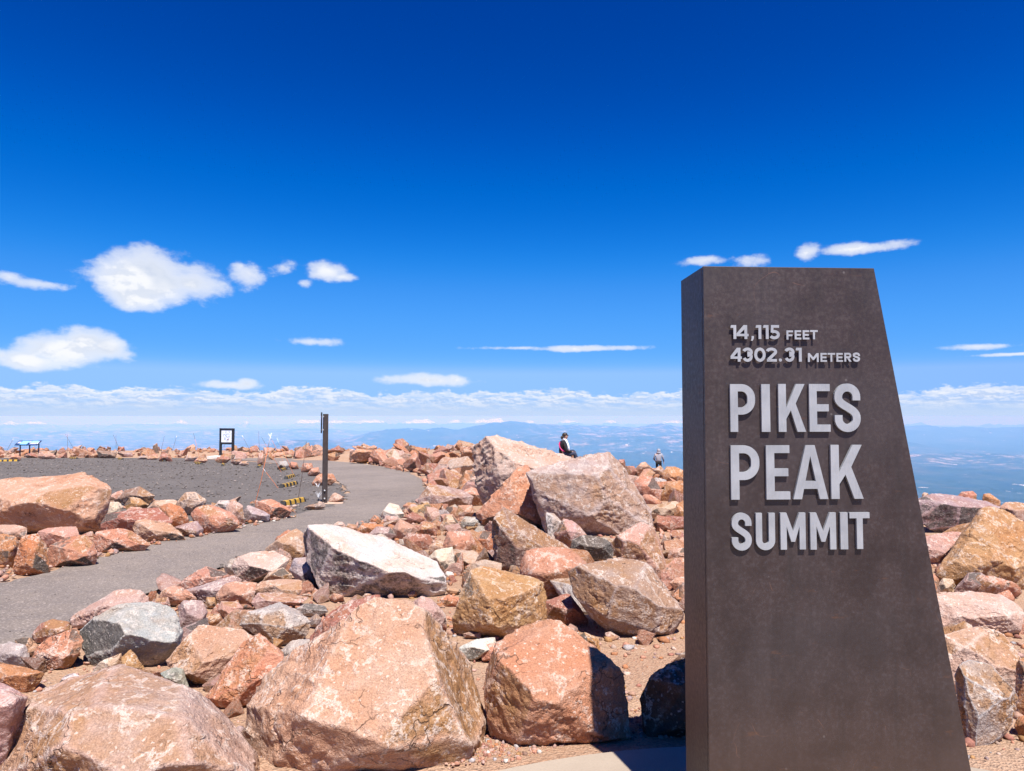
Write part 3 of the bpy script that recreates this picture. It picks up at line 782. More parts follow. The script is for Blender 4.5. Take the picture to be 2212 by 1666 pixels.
B_('D', 'rusty flat stone peeping out behind the half shaded red brown boulder', 'och', [(1500, 400), (1560, 372, -.2), (1640, 412, -.2), (1652, 490), (1580, 480)], gy=500, name='stone', cat='stone')
B_('D', 'long reddish boulder behind the left shoulder of the huge peach boulder', 'red', [(25, 470), (95, 330, -.05), (210, 240, -.15), (350, 178, -.2), (440, 185, -.2), (420, 300), (250, 460), (100, 520)], gy=500, och=.05, dark=0)

# ---- left of centre, between the path and the huge boulders
B_('C', 'big whitish grey boulder with a black green stained left face', 'grey', [(525, 395), (600, 335, -.05), (740, 250, -.22), (960, 258, -.32), (1110, 290, -.3), (1152, 440, -.1), (1130, 525), (1000, 602), (890, 632), (790, 600), (700, 610), (590, 640), (548, 600), (530, 500)],
   [(745, 370, .12), (700, 560, .13), (800, 450, .18), (1100, 490, .08), (860, 430, .12)], och=.0, dark=.0, pale=.6, lvl=7, face={'dL': 1.0, 'dFL': 1.0})
B_('C', 'rough pink boulder on the path edge behind the big whitish one', 'pink', [(440, 345), (470, 310), (620, 225, -.1), (740, 155, -.2), (870, 175, -.25), (938, 215, -.2), (935, 300), (700, 380), (540, 405), (455, 395)], gy=410, och=0, dark=.0, rough=1.5)
B_('C', 'flat pinkish tan slab leaning towards the camera beside the big whitish boulder', 'tan', [(1038, 605), (1150, 480, -.15), (1262, 378, -.3), (1530, 408, -.3), (1605, 450, -.22), (1570, 560, -.1), (1400, 690), (1340, 752), (1200, 725), (1052, 645)],
   [(1200, 690, .1), (1330, 600, .05)], gy=770, pale=.5, dark=.03, lvl=7)
B_('C', 'large orange slab with a thin shaded lower edge, right of the pinkish tan slab', 'sal', [(1292, 842), (1360, 742, -.05), (1450, 600, -.18), (1560, 470, -.28), (1640, 434, -.3), (1712, 500, -.25), (1772, 562, -.15), (1758, 650, -.05), (1650, 752), (1560, 872), (1450, 912), (1320, 882)],
   [(1330, 835, .08), (1455, 870, .1), (1560, 760, .1), (1680, 540, -.08)], pale=.6, lvl=7, och=.35, face={'oT': .5})
B_('C', 'grey boulder with a round brown patch, above the orange slab', 'grey', [(1508, 370), (1560, 300, -.12), (1760, 234, -.28), (1900, 300, -.25), (1952, 352, -.1), (1930, 425), (1850, 472), (1740, 514), (1690, 455), (1560, 415)],
   [(1640, 370, .08), (1790, 280, -.02), (1815, 400, .1), (1720, 480, .08)], face={'oF': .7, 'dF': .25}, och=.1, dark=0, lvl=7)
B_('C', 'small grey boulder beside the left shoulder of the huge peach boulder', 'grey', [(1768, 540), (1830, 480, -.2), (1945, 474, -.2), (1950, 560), (1850, 640), (1780, 665)], gy=665, och=0)
B_('C', 'orange boulder on the path edge at far left, beside the black stained one', 'sal', [(182, 645), (230, 520, -.05), (300, 462, -.18), (470, 404, -.25), (522, 480, -.15), (500, 562), (400, 645), (330, 664)], [(420, 470, -.03), (300, 560, .1), (430, 580, .06)], och=.25, lvl=7)
B_('C', 'dull red stone at the path edge above the far left orange boulder', 'red', [(198, 440), (250, 375, -.1), (340, 343, -.2), (440, 360, -.2), (446, 410), (330, 470), (215, 470)], gy=500)
B_('C', 'light grey stone at the left edge of the picture', 'grey', [(-60, 520), (60, 484, -.15), (150, 500, -.15), (186, 580), (172, 640), (0, 645), (-60, 600)], och=0, dark=.05)
B_('C', 'brownish stone behind the light grey one at the left edge', 'tan', [(88, 478), (190, 456, -.15), (258, 520), (215, 600), (120, 560)], gy=620, dark=.4)
B_('C', 'orange boulder with a shaded right end at the left edge, near the bottom', 'org', [(-60, 650), (0, 626, -.15), (160, 648, -.2), (272, 690), (200, 762), (150, 808), (0, 760), (-60, 740)], [(180, 690, .08), (60, 700, .06)], och=.2)
B_('C', 'small white stone with a black patch lying on the sand', 'white', [(358, 768), (400, 705), (470, 682, -.1), (508, 705), (480, 752), (420, 772)], name='stone', cat='stone', face={'dL': 1, 'dFL': 1}, och=0)
B_('C', 'greenish grey stone at the top of the huge ochre boulder', (.26, .27, .24), [(1005, 685), (1090, 645, -.1), (1150, 655, -.1), (1192, 775), (1100, 760), (1040, 720)], gy=790, name='stone', cat='stone', och=0)
B_('C', 'ochre stone in front of the big whitish boulder', 'och', [(690, 660), (760, 590), (820, 536, -.1), (870, 590, -.1), (912, 668), (820, 700)], gy=720, och=.9)
B_('C', 'pale stone left of the ochre one at the back of the huge bottom left boulder', 'pale', [(560, 700), (600, 650), (700, 600, -.1), (770, 560, -.1), (780, 640), (700, 690)], gy=730, name='stone', cat='stone')
B_('C', 'flat dark grey stone lying on sand behind the grey boulder with the brown patch', 'grey', [(1858, 275), (1930, 242, -.2), (2040, 255, -.2), (2066, 300), (1990, 325), (1900, 318)], face={'dF': .6}, dark=.4, och=0)
B_('C', 'small mauve stone under the flat dark grey one', 'mauve', [(1945, 345), (1990, 305, -.1), (2028, 340), (2000, 390), (1955, 385)], name='stone', cat='stone', gy=395)
B_('C', 'grey pink block right behind the big whitish boulder', 'mauve', [(1120, 262), (1160, 225, -.1), (1280, 235, -.2), (1310, 300, -.1), (1260, 370), (1180, 425), (1130, 400)], gy=430, och=0, pale=.6)
B_('C', 'small orange stone with a flat top behind the pinkish tan slab', 'org', [(1255, 380), (1290, 315, -.1), (1380, 305, -.15), (1420, 365), (1380, 396)], gy=400, och=.6)
B_('C', 'tan cube shaped stone in the path side rubble', 'tan', [(1362, 290), (1390, 230, -.1), (1500, 235, -.2), (1532, 270, -.1), (1500, 320), (1420, 338)], gy=338, och=.4)
B_('C', 'tiny ochre block beside the tan cube shaped stone', 'och', [(1288, 255), (1300, 204, -.1), (1355, 205, -.1), (1366, 262), (1320, 275)], name='stone', cat='stone')
B_('C', 'pale pink stone on the path edge, left of the tan rounded one', 'pale', [(938, 262), (970, 214, -.1), (1060, 208, -.15), (1072, 258), (1000, 278)], gy=285)
B_('C', 'tan rounded boulder on the path edge', 'tan', [(988, 205), (1020, 155, -.1), (1100, 125, -.2), (1190, 165, -.2), (1244, 212), (1200, 240), (1080, 245), (1000, 225)], gy=265, och=.2, soft=18)
B_('C', 'flat orange red rock at the path edge, topmost of its pile', 'sal', [(1128, 135), (1190, 70, -.1), (1300, 10, -.2), (1400, 40, -.25), (1452, 72, -.2), (1400, 130), (1200, 160)], gy=200, och=.05)
B_('C', 'grey streaked slab under the flat orange red rock', 'mauve', [(1158, 162), (1300, 120, -.1), (1480, 66, -.25), (1520, 98, -.2), (1440, 170), (1350, 240), (1260, 235), (1170, 185)], gy=250, pale=.7, och=0)
B_('C', 'salmon block between grey streaked slab and the thin tan slabs', 'sal', [(1358, 190), (1400, 130, -.1), (1500, 105, -.2), (1605, 110, -.2), (1614, 170), (1580, 245), (1400, 250), (1365, 230)], gy=270, och=.25)
B_('C', 'upper thin tan slab left of the long white slab', 'tan', [(1570, 170), (1640, 105, -.1), (1760, 90, -.25), (1905, 100, -.25), (1900, 160), (1860, 205), (1700, 200)], gy=240)
B_('C', 'lower thin pinkish slab left of the long white slab', 'pink', [(1578, 240), (1620, 175, -.1), (1780, 178, -.25), (1940, 205, -.2), (1900, 240), (1760, 268), (1610, 275)], gy=280, pale=.7)
B_('A', 'pale flat boulder with a dark underside beside the path, left of the long white slab', 'pale', [(1452, 1035), (1490, 985, -.1), (1580, 950, -.25), (1720, 940, -.3), (1822, 985, -.15), (1795, 1060), (1700, 1118), (1560, 1138), (1482, 1095)], och=.1, face={'dFB': .8, 'dB': 1}, pale=.6)  # underside facets coloured darker
B_('A', 'small bluish grey stone at the left end of the pale flat boulder', 'grey', [(1405, 1040), (1450, 990, -.1), (1500, 985, -.1), (1480, 1085), (1420, 1065)], gy=1095, och=0, name='stone', cat='stone', dark=.3)
B_('A', 'tan leaning slab on the path side of the long white slab', 'tan', [(1665, 945), (1740, 875, -.1), (1860, 797, -.25), (1912, 830, -.2), (1928, 930), (1900, 1000), (1790, 990)], gy=1040, och=.15)
B_('A', 'grey stone half in the shade of the long white slab', 'grey', [(1818, 1060), (1850, 985, -.1), (1930, 978, -.2), (1985, 1080), (1980, 1155), (1880, 1120)], gy=1165, och=0, dark=.15)
B_('C', 'tan stone squeezed between salmon block and the grey stone', 'tan', [(1640, 115), (1690, 50, -.1), (1780, 15, -.2), (1842, 70, -.1), (1800, 110)], gy=140)

# ---- the rubble between the bend of the path and the big boulders
G_MID = 'rubble between path and big boulders'
def small(zoom, label, tint, box, gy=None, seed_shape=None, **kw):
    """a stone given by the frame it fills"""
    x0, y0, x1, y1 = box
    rnd = random.Random(int(x0 * 7 + y0 * 13))
    W_, H_ = x1 - x0, y1 - y0
    a = [(0, rnd.uniform(.45, .8)), (rnd.uniform(.1, .5), rnd.uniform(0, .12)), (rnd.uniform(.6, .95), rnd.uniform(0, .3)),
         (1, rnd.uniform(.5, .85)), (rnd.uniform(.7, .95), 1), (rnd.uniform(.05, .3), 1)]
    return boulder(zoom, label, tint, [(x0 + u * W_, y0 + v * H_) for u, v in a], gy=gy, **kw)
for lab, tint, box in (
    ('white and black blocky stone at the tip of the rubble by the path', 'white', (428, 478, 566, 600)),
    ('long orange stone lying behind the long white slab', 'org', (308, 590, 482, 656)),
    ('tan angular stone behind the long white slab, right of the long orange one', 'tan', (503, 572, 642, 692)),
    ('lilac grey stone right behind the long white slab', 'mauve', (362, 620, 532, 694)),
    ('flat red brown stone above the tan angular stone', 'red', (538, 538, 706, 604)),
    ('round orange stone right of the tan angular stone', 'sal', (636, 588, 752, 672)),
    ('red stone right behind the middle of the long white slab', 'red', (562, 650, 722, 746)),
    ('pink stone pointing up near the grey boulder by the path', 'pink', (676, 498, 764, 604)),
    ('light pink stone left of the dark gap under the salmon wedge', 'pale', (762, 548, 884, 644)),
    ('grey white stone in the dark gap under the salmon wedge', 'grey', (878, 556, 1000, 636)),
    ('tan stone above the grey white one beside the dark gap', 'tan', (848, 498, 954, 582)),
    ('large pink stone in the rubble left of the split brown rock', 'sal', (776, 640, 968, 806)),
    ('whitish stone left of the large pink one in the rubble', 'pale', (700, 690, 814, 764)),
    ('small pale stone at the rubble tip beside the white and black block', 'pale', (580, 492, 672, 552)),
    ('small reddish stone between rubble tip and grey boulder', 'red', (716, 488, 812, 552)),
    ('small pink stone on the sand under the split brown rock', 'sal', (898, 810, 1052, 864)),
    ('rusty stone at the foot of the split brown rock, left side', 'org', (958, 640, 1062, 752)),
    ('pale stone beside the rusty one at the foot of the split brown rock', 'pale', (1008, 590, 1064, 652)),
    ('cream pebble shaped stone on top of the left end of the long white slab', 'pale', (176, 588, 246, 630)),
    ('tan stone behind the long white slab, left of the long orange one', 'tan', (246, 596, 316, 654)),
    ('small orange stone hidden behind the white and black block', 'org', (376, 552, 440, 606)),
    ('tan stone right of the white and black block', 'sal', (556, 482, 640, 530)),
    ('pink stone between the red brown and the light pink stones', 'pink', (452, 556, 540, 612)),
    ('tiny white stone on the sand right of the long white slab', 'white', (792, 862, 842, 902)),
    ('flat tan stone on the sand right of the long white slab', 'tan', (796, 950, 882, 994)),
    ('wide flat pink stone half buried below the flat tan stone', 'sal', (760, 985, 900, 1060)),
    ('brownish stone at the foot of the rounded salmon boulder', 'brn', (1140, 830, 1210, 884))):
    small('B', lab, tint, box, cat='stone', name='stone')
B_('B', 'dark grey boulder with a peach right end standing at the path bend', 'mauve', [(640, 470), (690, 400, -.1), (760, 388, -.2), (880, 420, -.25), (952, 455, -.1), (930, 490), (840, 520), (760, 505), (660, 500)], face={'dL': .5, 'dFL': .4}, gy=525)
B_('B', 'peach flat boulder right of the dark grey boulder at the path bend', 'sal', [(870, 430), (940, 402, -.2), (1010, 425, -.2), (1015, 455), (950, 470)], gy=505)
for lab, tint, pts in (
    ('dark red upright block against the sky at the top of the rubble bank', 'red', [(508, 200), (520, 140), (560, 133), (595, 165), (600, 215), (540, 220)]),
    ('small brown block right beside the dark red upright block', 'brn', [(590, 200), (600, 172), (630, 175), (632, 208)]),
    ('grey pink peaked boulder against the sky left of the big tilted slab', 'mauve', [(828, 195), (870, 145), (960, 165), (972, 190), (930, 218), (850, 214)]),
    ('orange flat stone against the sky, left of the grey pink peaked boulder', 'org', [(740, 190), (760, 173), (825, 185), (830, 200), (760, 206)])):
    B_('B', lab, tint, pts, gy=252, cat='boulder')
# ---- right, beyond the big boulder up to the monument
for lab, tint, pts, g_ in (
    ('orange boulder with a rounded top left of the monument, below the standing person', 'org', [(1985, 330), (2010, 290), (2060, 290), (2110, 320), (2115, 360), (2000, 365)], 395),
    ('large peach boulder right of the grey boulder, below the standing person', 'sal', [(1815, 400), (1850, 345), (1930, 345), (1990, 420), (1978, 475), (1890, 480), (1830, 450)], 482),
    ('large orange boulder cut by the left edge of the monument', 'org', [(1978, 450), (2010, 385), (2080, 365), (2160, 380), (2170, 470), (2020, 475)], 478),
    ('deep orange rock in the shade beside the left edge of the monument', 'org', [(2050, 560), (2065, 500), (2110, 475), (2160, 490), (2160, 590), (2070, 596)], 600),
    ('pale flat slab between the large peach boulder and the monument', 'pale', [(1900, 545), (1950, 500), (2060, 478), (2110, 500), (2080, 560), (1960, 580)], 590),
    ('reddish flat rock below the pale flat slab', 'red', [(1935, 600), (1960, 555), (2030, 570), (2065, 610), (2040, 642), (1960, 642)], 645),
    ('grey flat stone between two orange boulders near the monument', 'grey', [(1925, 370), (1950, 350), (2010, 362), (2020, 385), (1950, 388)], 400),
    ('pointed tan rock against the sky left of the standing person', 'tan', [(1840, 300), (1870, 268), (1895, 262), (1935, 300), (1900, 318), (1850, 318)], 345),
    ('pink rock in front of the legs of the standing person', 'pink', [(1935, 310), (1975, 283), (1995, 300), (2000, 335), (1950, 340)], 350),
    ('brown block on the shoulder of the biggest grey boulder, against the sky', 'red', [(1740, 270), (1748, 250), (1780, 248), (1788, 285), (1760, 290)], 330),
    ('peach stone left of the pointed tan rock', 'sal', [(1786, 310), (1800, 285), (1836, 288), (1846, 318), (1800, 322)], 345),
    ('small pale stone beside the left edge of the monument, lowest of three', 'tan', [(2018, 790), (2030, 745), (2100, 735), (2160, 760), (2150, 800), (2040, 800)], 808),
    ('pink stone beside the left edge of the monument, middle of three', 'sal', [(2005, 850), (2030, 800), (2110, 790), (2160, 810), (2150, 890), (2040, 890)], 895),
    ('brown stone beside the monument edge under the deep orange rock', 'red', [(2005, 680), (2040, 640), (2100, 640), (2120, 690), (2050, 700)], 705),
    ('tan stone beside the monument right of the rounded ochre boulder', 'tan', [(2030, 930), (2060, 900), (2160, 890), (2170, 960), (2060, 970)], 975),
    ('orange stone low beside the monument edge', 'org', [(2040, 1000), (2080, 960), (2160, 955), (2170, 1060), (2080, 1075), (2050, 1050)], 1080),
    ('small tan stone on the sand right of the tall pinkish slab', 'tan', [(1985, 700), (1998, 655), (2030, 650), (2040, 700), (2010, 715)], 718)):
    B_('B', lab, tint, pts, gy=g_)

# ---- right of the monument
B_('F', 'purple brown slab with a dark broken underside, right of the monument', 'mauve', [(1400, 130), (1470, 102, -.1), (1600, 98, -.25), (1820, 132, -.25), (1905, 162, -.15), (1830, 225), (1690, 312), (1560, 290), (1430, 240)], [(1560, 150, .05), (1700, 170, .06), (1640, 270, .0)], gy=320, face={'dF': .55, 'dFB': .9, 'dFL': .8, 'dB': 1}, och=.05, pale=.5)  # front and underside facets coloured darker
B_('F', 'large golden ochre pyramid boulder at the right edge', 'och', [(1528, 545), (1600, 450, -.05), (1700, 300, -.15), (1792, 178, -.22), (1842, 163, -.25), (1950, 228, -.25), (2080, 310, -.2), (2150, 480), (2060, 640), (1860, 628), (1700, 604), (1560, 584)],
   [(1800, 220, -.1), (1880, 480, .12), (1720, 560, .08), (1640, 470, .03), (2000, 560, .08)], och=.7, dark=.02, pale=.35, lvl=7, rough=.9)
B_('F', 'whitish rock between the monument and the golden pyramid boulder', 'pink', [(1440, 360), (1500, 330, -.15), (1600, 312, -.25), (1690, 322, -.2), (1600, 420), (1520, 500), (1440, 480)], gy=505, dark=.2, och=0)
B_('F', 'lilac grey stone in front of the golden pyramid boulder', 'mauve', [(1640, 640), (1680, 605, -.05), (1712, 545, -.2), (1790, 540, -.25), (1840, 610, -.2), (1915, 640, -.1), (1900, 662), (1700, 668)], gy=672, och=0)
B_('F', 'small brownish white stone left of the lilac grey stone', 'pale', [(1548, 610), (1575, 572, -.1), (1630, 580, -.1), (1646, 620), (1620, 656), (1560, 650)], gy=658, och=.2, name='stone', cat='stone')
B_('F', 'broad pale tan ledge boulder right of the monument, upper of two', 'pale', [(1500, 700), (1560, 660, -.2), (1700, 648, -.3), (1900, 668, -.3), (2010, 730, -.15), (2036, 770), (2020, 850), (1930, 880), (1800, 868), (1600, 885), (1500, 870)], [(1640, 770, .03), (1850, 740, .02), (1930, 790, .06)], gy=900, och=.2, dark=.02, pale=.5, lvl=7)
B_('F', 'broad pale boulder below the tan ledge, lower of two', 'pale', [(1500, 980), (1600, 880, -.2), (1830, 852, -.3), (1920, 890, -.28), (2010, 1030, -.15), (2000, 1120), (1990, 1210), (1900, 1240), (1640, 1180), (1500, 1120)], [(1700, 960, .0), (1880, 1080, .06), (1980, 1080, .02)], gy=1250, och=.3, lvl=7, pale=.3)
B_('F', 'block with a grey top and a dark rusty front, lowest right of the monument', 'grey', [(1632, 1120), (1660, 1080, -.1), (1732, 1030, -.25), (1830, 1060, -.28), (1900, 1130, -.25), (1985, 1215, -.15), (1972, 1370), (1880, 1485), (1760, 1565), (1720, 1530), (1680, 1300)],
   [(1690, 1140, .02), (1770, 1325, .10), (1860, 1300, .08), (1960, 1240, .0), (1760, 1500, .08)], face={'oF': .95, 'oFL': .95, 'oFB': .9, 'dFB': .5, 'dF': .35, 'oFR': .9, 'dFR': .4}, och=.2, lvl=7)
B_('F', 'orange boulder cut by the right edge, beside the block with a grey top', 'org', [(1985, 1120), (2000, 1040, -.1), (2080, 1000, -.2), (2180, 1050), (2180, 1300), (2060, 1340), (1990, 1280)], gy=1350, och=.4)
B_('F', 'dark orange stone at the right edge near the bottom', 'org', [(1975, 1420), (2000, 1360), (2080, 1330), (2160, 1380), (2160, 1490), (2040, 1480)], gy=1490, och=.4)
B_('F', 'small peach stone on the rim against the forest, left of two', 'sal', [(1655, 118), (1680, 85), (1740, 78), (1765, 98), (1755, 122), (1690, 125)], gy=240, name='stone', cat='stone')
B_('F', 'orange pointed stone on the rim against the forest, right of two', 'org', [(1795, 125), (1805, 96), (1835, 92), (1900, 135), (1880, 145), (1820, 142)], gy=240, name='stone', cat='stone')
B_('F', 'pinkish boulder on the rim at the right edge', 'pink', [(1890, 170), (1930, 142), (2033, 150), (2120, 170), (2120, 260), (1960, 240)], gy=300)
B_('F', 'small cream stone on the rim just right of the monument', 'pale', [(1452, 102), (1465, 88), (1488, 92), (1492, 108), (1465, 112)], gy=240, name='stone', cat='stone')

# ---- the line of boulders between the gravel lot and the path
B_('A', 'huge tan boulder at the left edge with an overhanging shaded right end', 'tan', [(-160, 640), (-100, 530, -.1), (0, 508, -.14), (150, 480, -.2), (360, 465, -.24), (500, 449, -.26), (592, 480, -.2), (692, 540, -.08), (684, 620, -.03), (640, 762), (572, 812), (500, 812), (380, 765), (100, 800), (-160, 800)],
   [(610, 540, .02), (600, 740, .06), (300, 560, .08), (100, 640, .12), (420, 680, .12), (520, 790, .06)], gy=840, och=.25, dark=.0, pale=.35, lvl=7, rough=.8, th=.6, face={'dR': .35})  # shade of the right end painted in as dark facets
for lab, tint, pts, g_, kw in (
    ('grey wedge shaped rock at the foot of the huge tan boulder', 'mauve', [(120, 765), (190, 700, -.1), (300, 745, -.2), (385, 780), (350, 810), (240, 815)], 830, dict(face={'dFL': .6, 'dL': .7})),
    ('tan flat rock at the left edge below the huge tan boulder', 'tan', [(-60, 800), (0, 775, -.15), (120, 780, -.15), (172, 800), (165, 855), (40, 862), (-60, 850)], 870, {}),
    ('orange rock cut by the left edge beside the tall orange stone', 'org', [(-60, 880), (0, 835, -.1), (100, 850, -.1), (132, 900), (90, 990), (30, 1042), (-60, 1040)], 1045, dict(pale=.3)),
    ('tall orange stone standing on the path edge at left', 'org', [(80, 1060), (110, 930, -.02), (150, 848, -.1), (230, 828, -.15), (290, 900), (305, 1020), (240, 1080), (120, 1092)], 1092, dict(lvl=6, pale=.3)),
    ('cream tan rock behind the tall orange stone and the orange block', 'tan', [(228, 830), (300, 795, -.15), (480, 785, -.2), (500, 840), (420, 890), (330, 905), (250, 880)], 920, {}),
    ('orange block on the path edge right of the tall orange stone', 'sal', [(295, 960), (310, 905, -.05), (440, 850, -.2), (540, 838, -.22), (590, 900, -.1), (614, 960), (590, 990), (430, 1040), (320, 1042)], 1042, dict(lvl=6, pale=.35)),
    ('long orange block with a shaded right end on the path edge', 'sal', [(583, 880), (610, 815, -.1), (760, 796, -.2), (830, 815, -.2), (880, 870, -.1), (950, 900), (900, 925), (760, 945), (620, 950)], 950, dict(lvl=6)),
    ('long red brown boulder in the middle of the row by the lot', 'red', [(630, 780), (660, 715, -.1), (850, 682, -.2), (1010, 676, -.22), (1060, 720, -.1), (1080, 770), (980, 800), (700, 808)], 850, dict(lvl=6, pale=.3)),
    ('cream tan boulder in front of the long red brown one', 'tan', [(832, 790), (860, 750, -.1), (950, 746, -.2), (1070, 770, -.2), (1110, 820, -.1), (1160, 850), (1060, 880), (920, 870), (860, 840)], 882, dict(lvl=6, och=.2)),
    ('small lilac grey rock beside the cream tan boulder', 'mauve', [(1098, 790), (1180, 765, -.1), (1240, 752, -.15), (1282, 800), (1262, 852), (1180, 840)], 856, dict(face={'dL': .4})),
    ('orange rock behind the lilac grey rock', 'org', [(998, 660), (1060, 636, -.15), (1140, 660, -.1), (1190, 745), (1130, 775), (1080, 770)], 800, {}),
    ('big rounded salmon boulder at the right half of the row by the lot', 'sal', [(1193, 715), (1230, 665, -.12), (1310, 645, -.2), (1420, 680, -.2), (1500, 740, -.1), (1520, 775), (1440, 800), (1320, 830), (1260, 800)], 832, dict(soft=24, lvl=6, pale=.3)),
    ('grey rock with a dark underside left of the last orange boulder', 'grey', [(1530, 700), (1560, 650, -.1), (1640, 680, -.15), (1702, 720), (1690, 755), (1560, 762)], 765, dict(face={'dF': .4, 'dL': .5}, och=0)),
    ('last orange boulder of the row, nearest to the tall post', 'sal', [(1600, 660), (1640, 620, -.1), (1700, 612, -.18), (1800, 660, -.15), (1836, 700), (1800, 725), (1720, 740), (1640, 720)], 742, dict(soft=24, lvl=6, pale=.3)),
    ('pinkish upright rock between the salmon and the grey rocks of the row', 'pink', [(1418, 690), (1430, 640, -.1), (1480, 625, -.15), (1530, 660), (1540, 750), (1500, 770)], 775, {}),
    ('white and tan peaked rock above the big salmon boulder', 'pale', [(1108, 640), (1160, 575, -.1), (1230, 568, -.15), (1300, 620), (1290, 660), (1200, 700), (1130, 690)], 720, dict(lvl=6)),
    ('brown peaked rock at the back of the row by the lot', 'brn', [(745, 610), (780, 560, -.1), (880, 533, -.2), (940, 570, -.1), (975, 600), (930, 635), (800, 645)], 665, dict(lvl=6, pale=.4)),
    ('small golden rock below the brown peaked one', 'och', [(783, 650), (820, 602, -.1), (890, 615, -.1), (940, 650), (900, 682), (800, 680)], 700, dict(och=.8)),
    ('white rock right of the huge tan boulder', 'white', [(653, 690), (680, 635, -.1), (745, 632, -.1), (775, 665), (750, 720), (680, 726)], 740, dict(och=0)),
    ('small tan flat rock under the golden one', 'tan', [(788, 690), (820, 662), (890, 668), (910, 690), (860, 702)], 715, {}),
    ('pale rock behind the orange rock in the middle of the row', 'pale', [(925, 670), (970, 625, -.1), (1080, 616, -.15), (1130, 640), (1080, 690)], 715, {}),
    ('tan stone behind the huge tan boulder, left of the brown peaked rock', 'tan', [(668, 620), (710, 580), (770, 558, -.1), (800, 600), (740, 632)], 655, {}),
    ('small white rock behind the pinkish upright one', 'white', [(1345, 660), (1380, 622, -.1), (1440, 622, -.1), (1452, 660), (1400, 672)], 700, dict(och=0)),
    ('tan stone at the foot of the tall post, right side', 'tan', [(2068, 630), (2085, 590, -.05), (2110, 575, -.1), (2160, 600, -.05), (2170, 620), (2120, 640)], 641, {}),
    ('low grey stone at the foot of the tall post, left side', 'mauve', [(1912, 670), (1950, 650, -.1), (2040, 632, -.1), (2052, 665), (1980, 685)], 686, dict(dark=.5)),
    ('largest of the orange rocks behind the tall post', 'sal', [(1962, 515), (1990, 470, -.1), (2040, 452, -.15), (2095, 455, -.1), (2115, 500), (2080, 525), (1990, 530)], 531, dict(lvl=6)),
    ('orange rock behind the tall post, second of the row', 'sal', [(1935, 455), (1960, 420, -.1), (2005, 412, -.1), (2016, 450), (1980, 470)], 471, {}),
    ('blocky orange rock, third of the row behind the tall post', 'sal', [(1893, 430), (1905, 388, -.1), (1965, 386, -.1), (1972, 425), (1930, 446)], 447, {}),
    ('grey and white rock at the lot corner beside a striped wheel stop', 'grey', [(1742, 415), (1755, 376, -.1), (1800, 372, -.1), (1822, 400), (1800, 430)], 431, {}),
    ('small orange rock right of the grey and white one at the lot corner', 'sal', [(1812, 412), (1830, 378, -.1), (1870, 385, -.1), (1880, 415), (1850, 427)], 428, {}),
    ('upright pink stone at the far corner of the lot', 'pink', [(1618, 395), (1626, 325), (1655, 320), (1668, 360), (1660, 400)], 402, {}),
    ('flat pale stone right of the dark red rock near the map board', 'pale', [(1500, 395), (1520, 376), (1560, 374), (1570, 395), (1530, 406)], 407, {}),
    ('dark red rock in front of the map board', 'brn', [(1448, 385), (1470, 360, -.1), (1520, 358, -.1), (1532, 380), (1490, 400)], 401, dict(dark=.3)),
    ('reddish rock at the left foot of the map board', 'red', [(1352, 372), (1370, 348), (1430, 346), (1455, 360), (1420, 388), (1370, 384)], 389, {}),
    ('orange low rock left of the map board', 'sal', [(1218, 380), (1240, 356), (1290, 352), (1310, 370), (1290, 385)], 388, {}),
    ('white pink rock left of the orange low rock by the lot', 'pale', [(1162, 370), (1180, 330), (1235, 326), (1246, 350), (1220, 376)], 378, {}),
    ('brown pointed rock on the far side of the lot', 'red', [(1000, 368), (1010, 330), (1040, 325), (1075, 350), (1086, 372), (1050, 378)], 379, {}),
    ('low tan rock left of the brown pointed rock across the lot', 'tan', [(925, 362), (940, 342), (985, 340), (1000, 360), (960, 368)], 368, {}),
    ('low grey rock left of the low tan rock across the lot', 'mauve', [(862, 360), (880, 342), (925, 338), (935, 358), (890, 364)], 365, {}),
    ('dark leaning rock across the lot, with a black shaded left face', 'brn', [(603, 312), (625, 306), (725, 320), (725, 345), (650, 357), (625, 350)], 358, dict(face={'dL': .8, 'dFL': .8})),  # shaded left face painted into the colour
    ('brown rock right of the dark leaning rock across the lot', 'mauve', [(733, 325), (760, 312), (830, 318), (836, 340), (780, 350)], 352, dict(dark=.4)),
    ('large tan rock below the blue panel, with a dark left edge', 'tan', [(236, 345), (248, 310), (300, 312), (350, 340), (350, 352), (260, 364)], 364, {}),
    ('orange rock at the far left of the lot beside a wheel stop', 'sal', [(52, 362), (75, 332), (110, 330), (134, 355), (125, 370), (70, 372)], 373, {}),
    ('brown rock left of the large tan rock below the blue panel', 'red', [(150, 340), (180, 325), (235, 335), (235, 352), (170, 352)], 356, {}),
    ('dark edged boulder by the path across from the tall post, left of two', 'brn', [(1845, 345), (1860, 295, -.1), (1895, 280, -.1), (1920, 320), (1915, 355), (1870, 356)], 358, dict(face={'dL': .8, 'dFL': .7})),
    ('large peach boulder by the path across from the tall post, right of two', 'sal', [(1918, 350), (1925, 290, -.05), (1960, 275, -.1), (2010, 300, -.05), (2030, 350), (1990, 360)], 361, dict(face={'dL': .9, 'dFL': .6})),
    ('orange boulder left of the dark edged one by the path', 'sal', [(1790, 345), (1800, 315), (1840, 300), (1862, 340), (1840, 352)], 354, {}),
    ('tan low rock left of the orange boulder by the path', 'tan', [(1700, 345), (1740, 318), (1795, 320), (1800, 345), (1740, 350)], 353, {}),
    ('brown rock beside the path left of the tan low rock', 'red', [(1560, 325), (1575, 285), (1610, 275), (1630, 300), (1622, 332), (1580, 335)], 345, {})):
    B_('A', lab, tint, pts, gy=g_, cat='rock', name='rock', **kw)

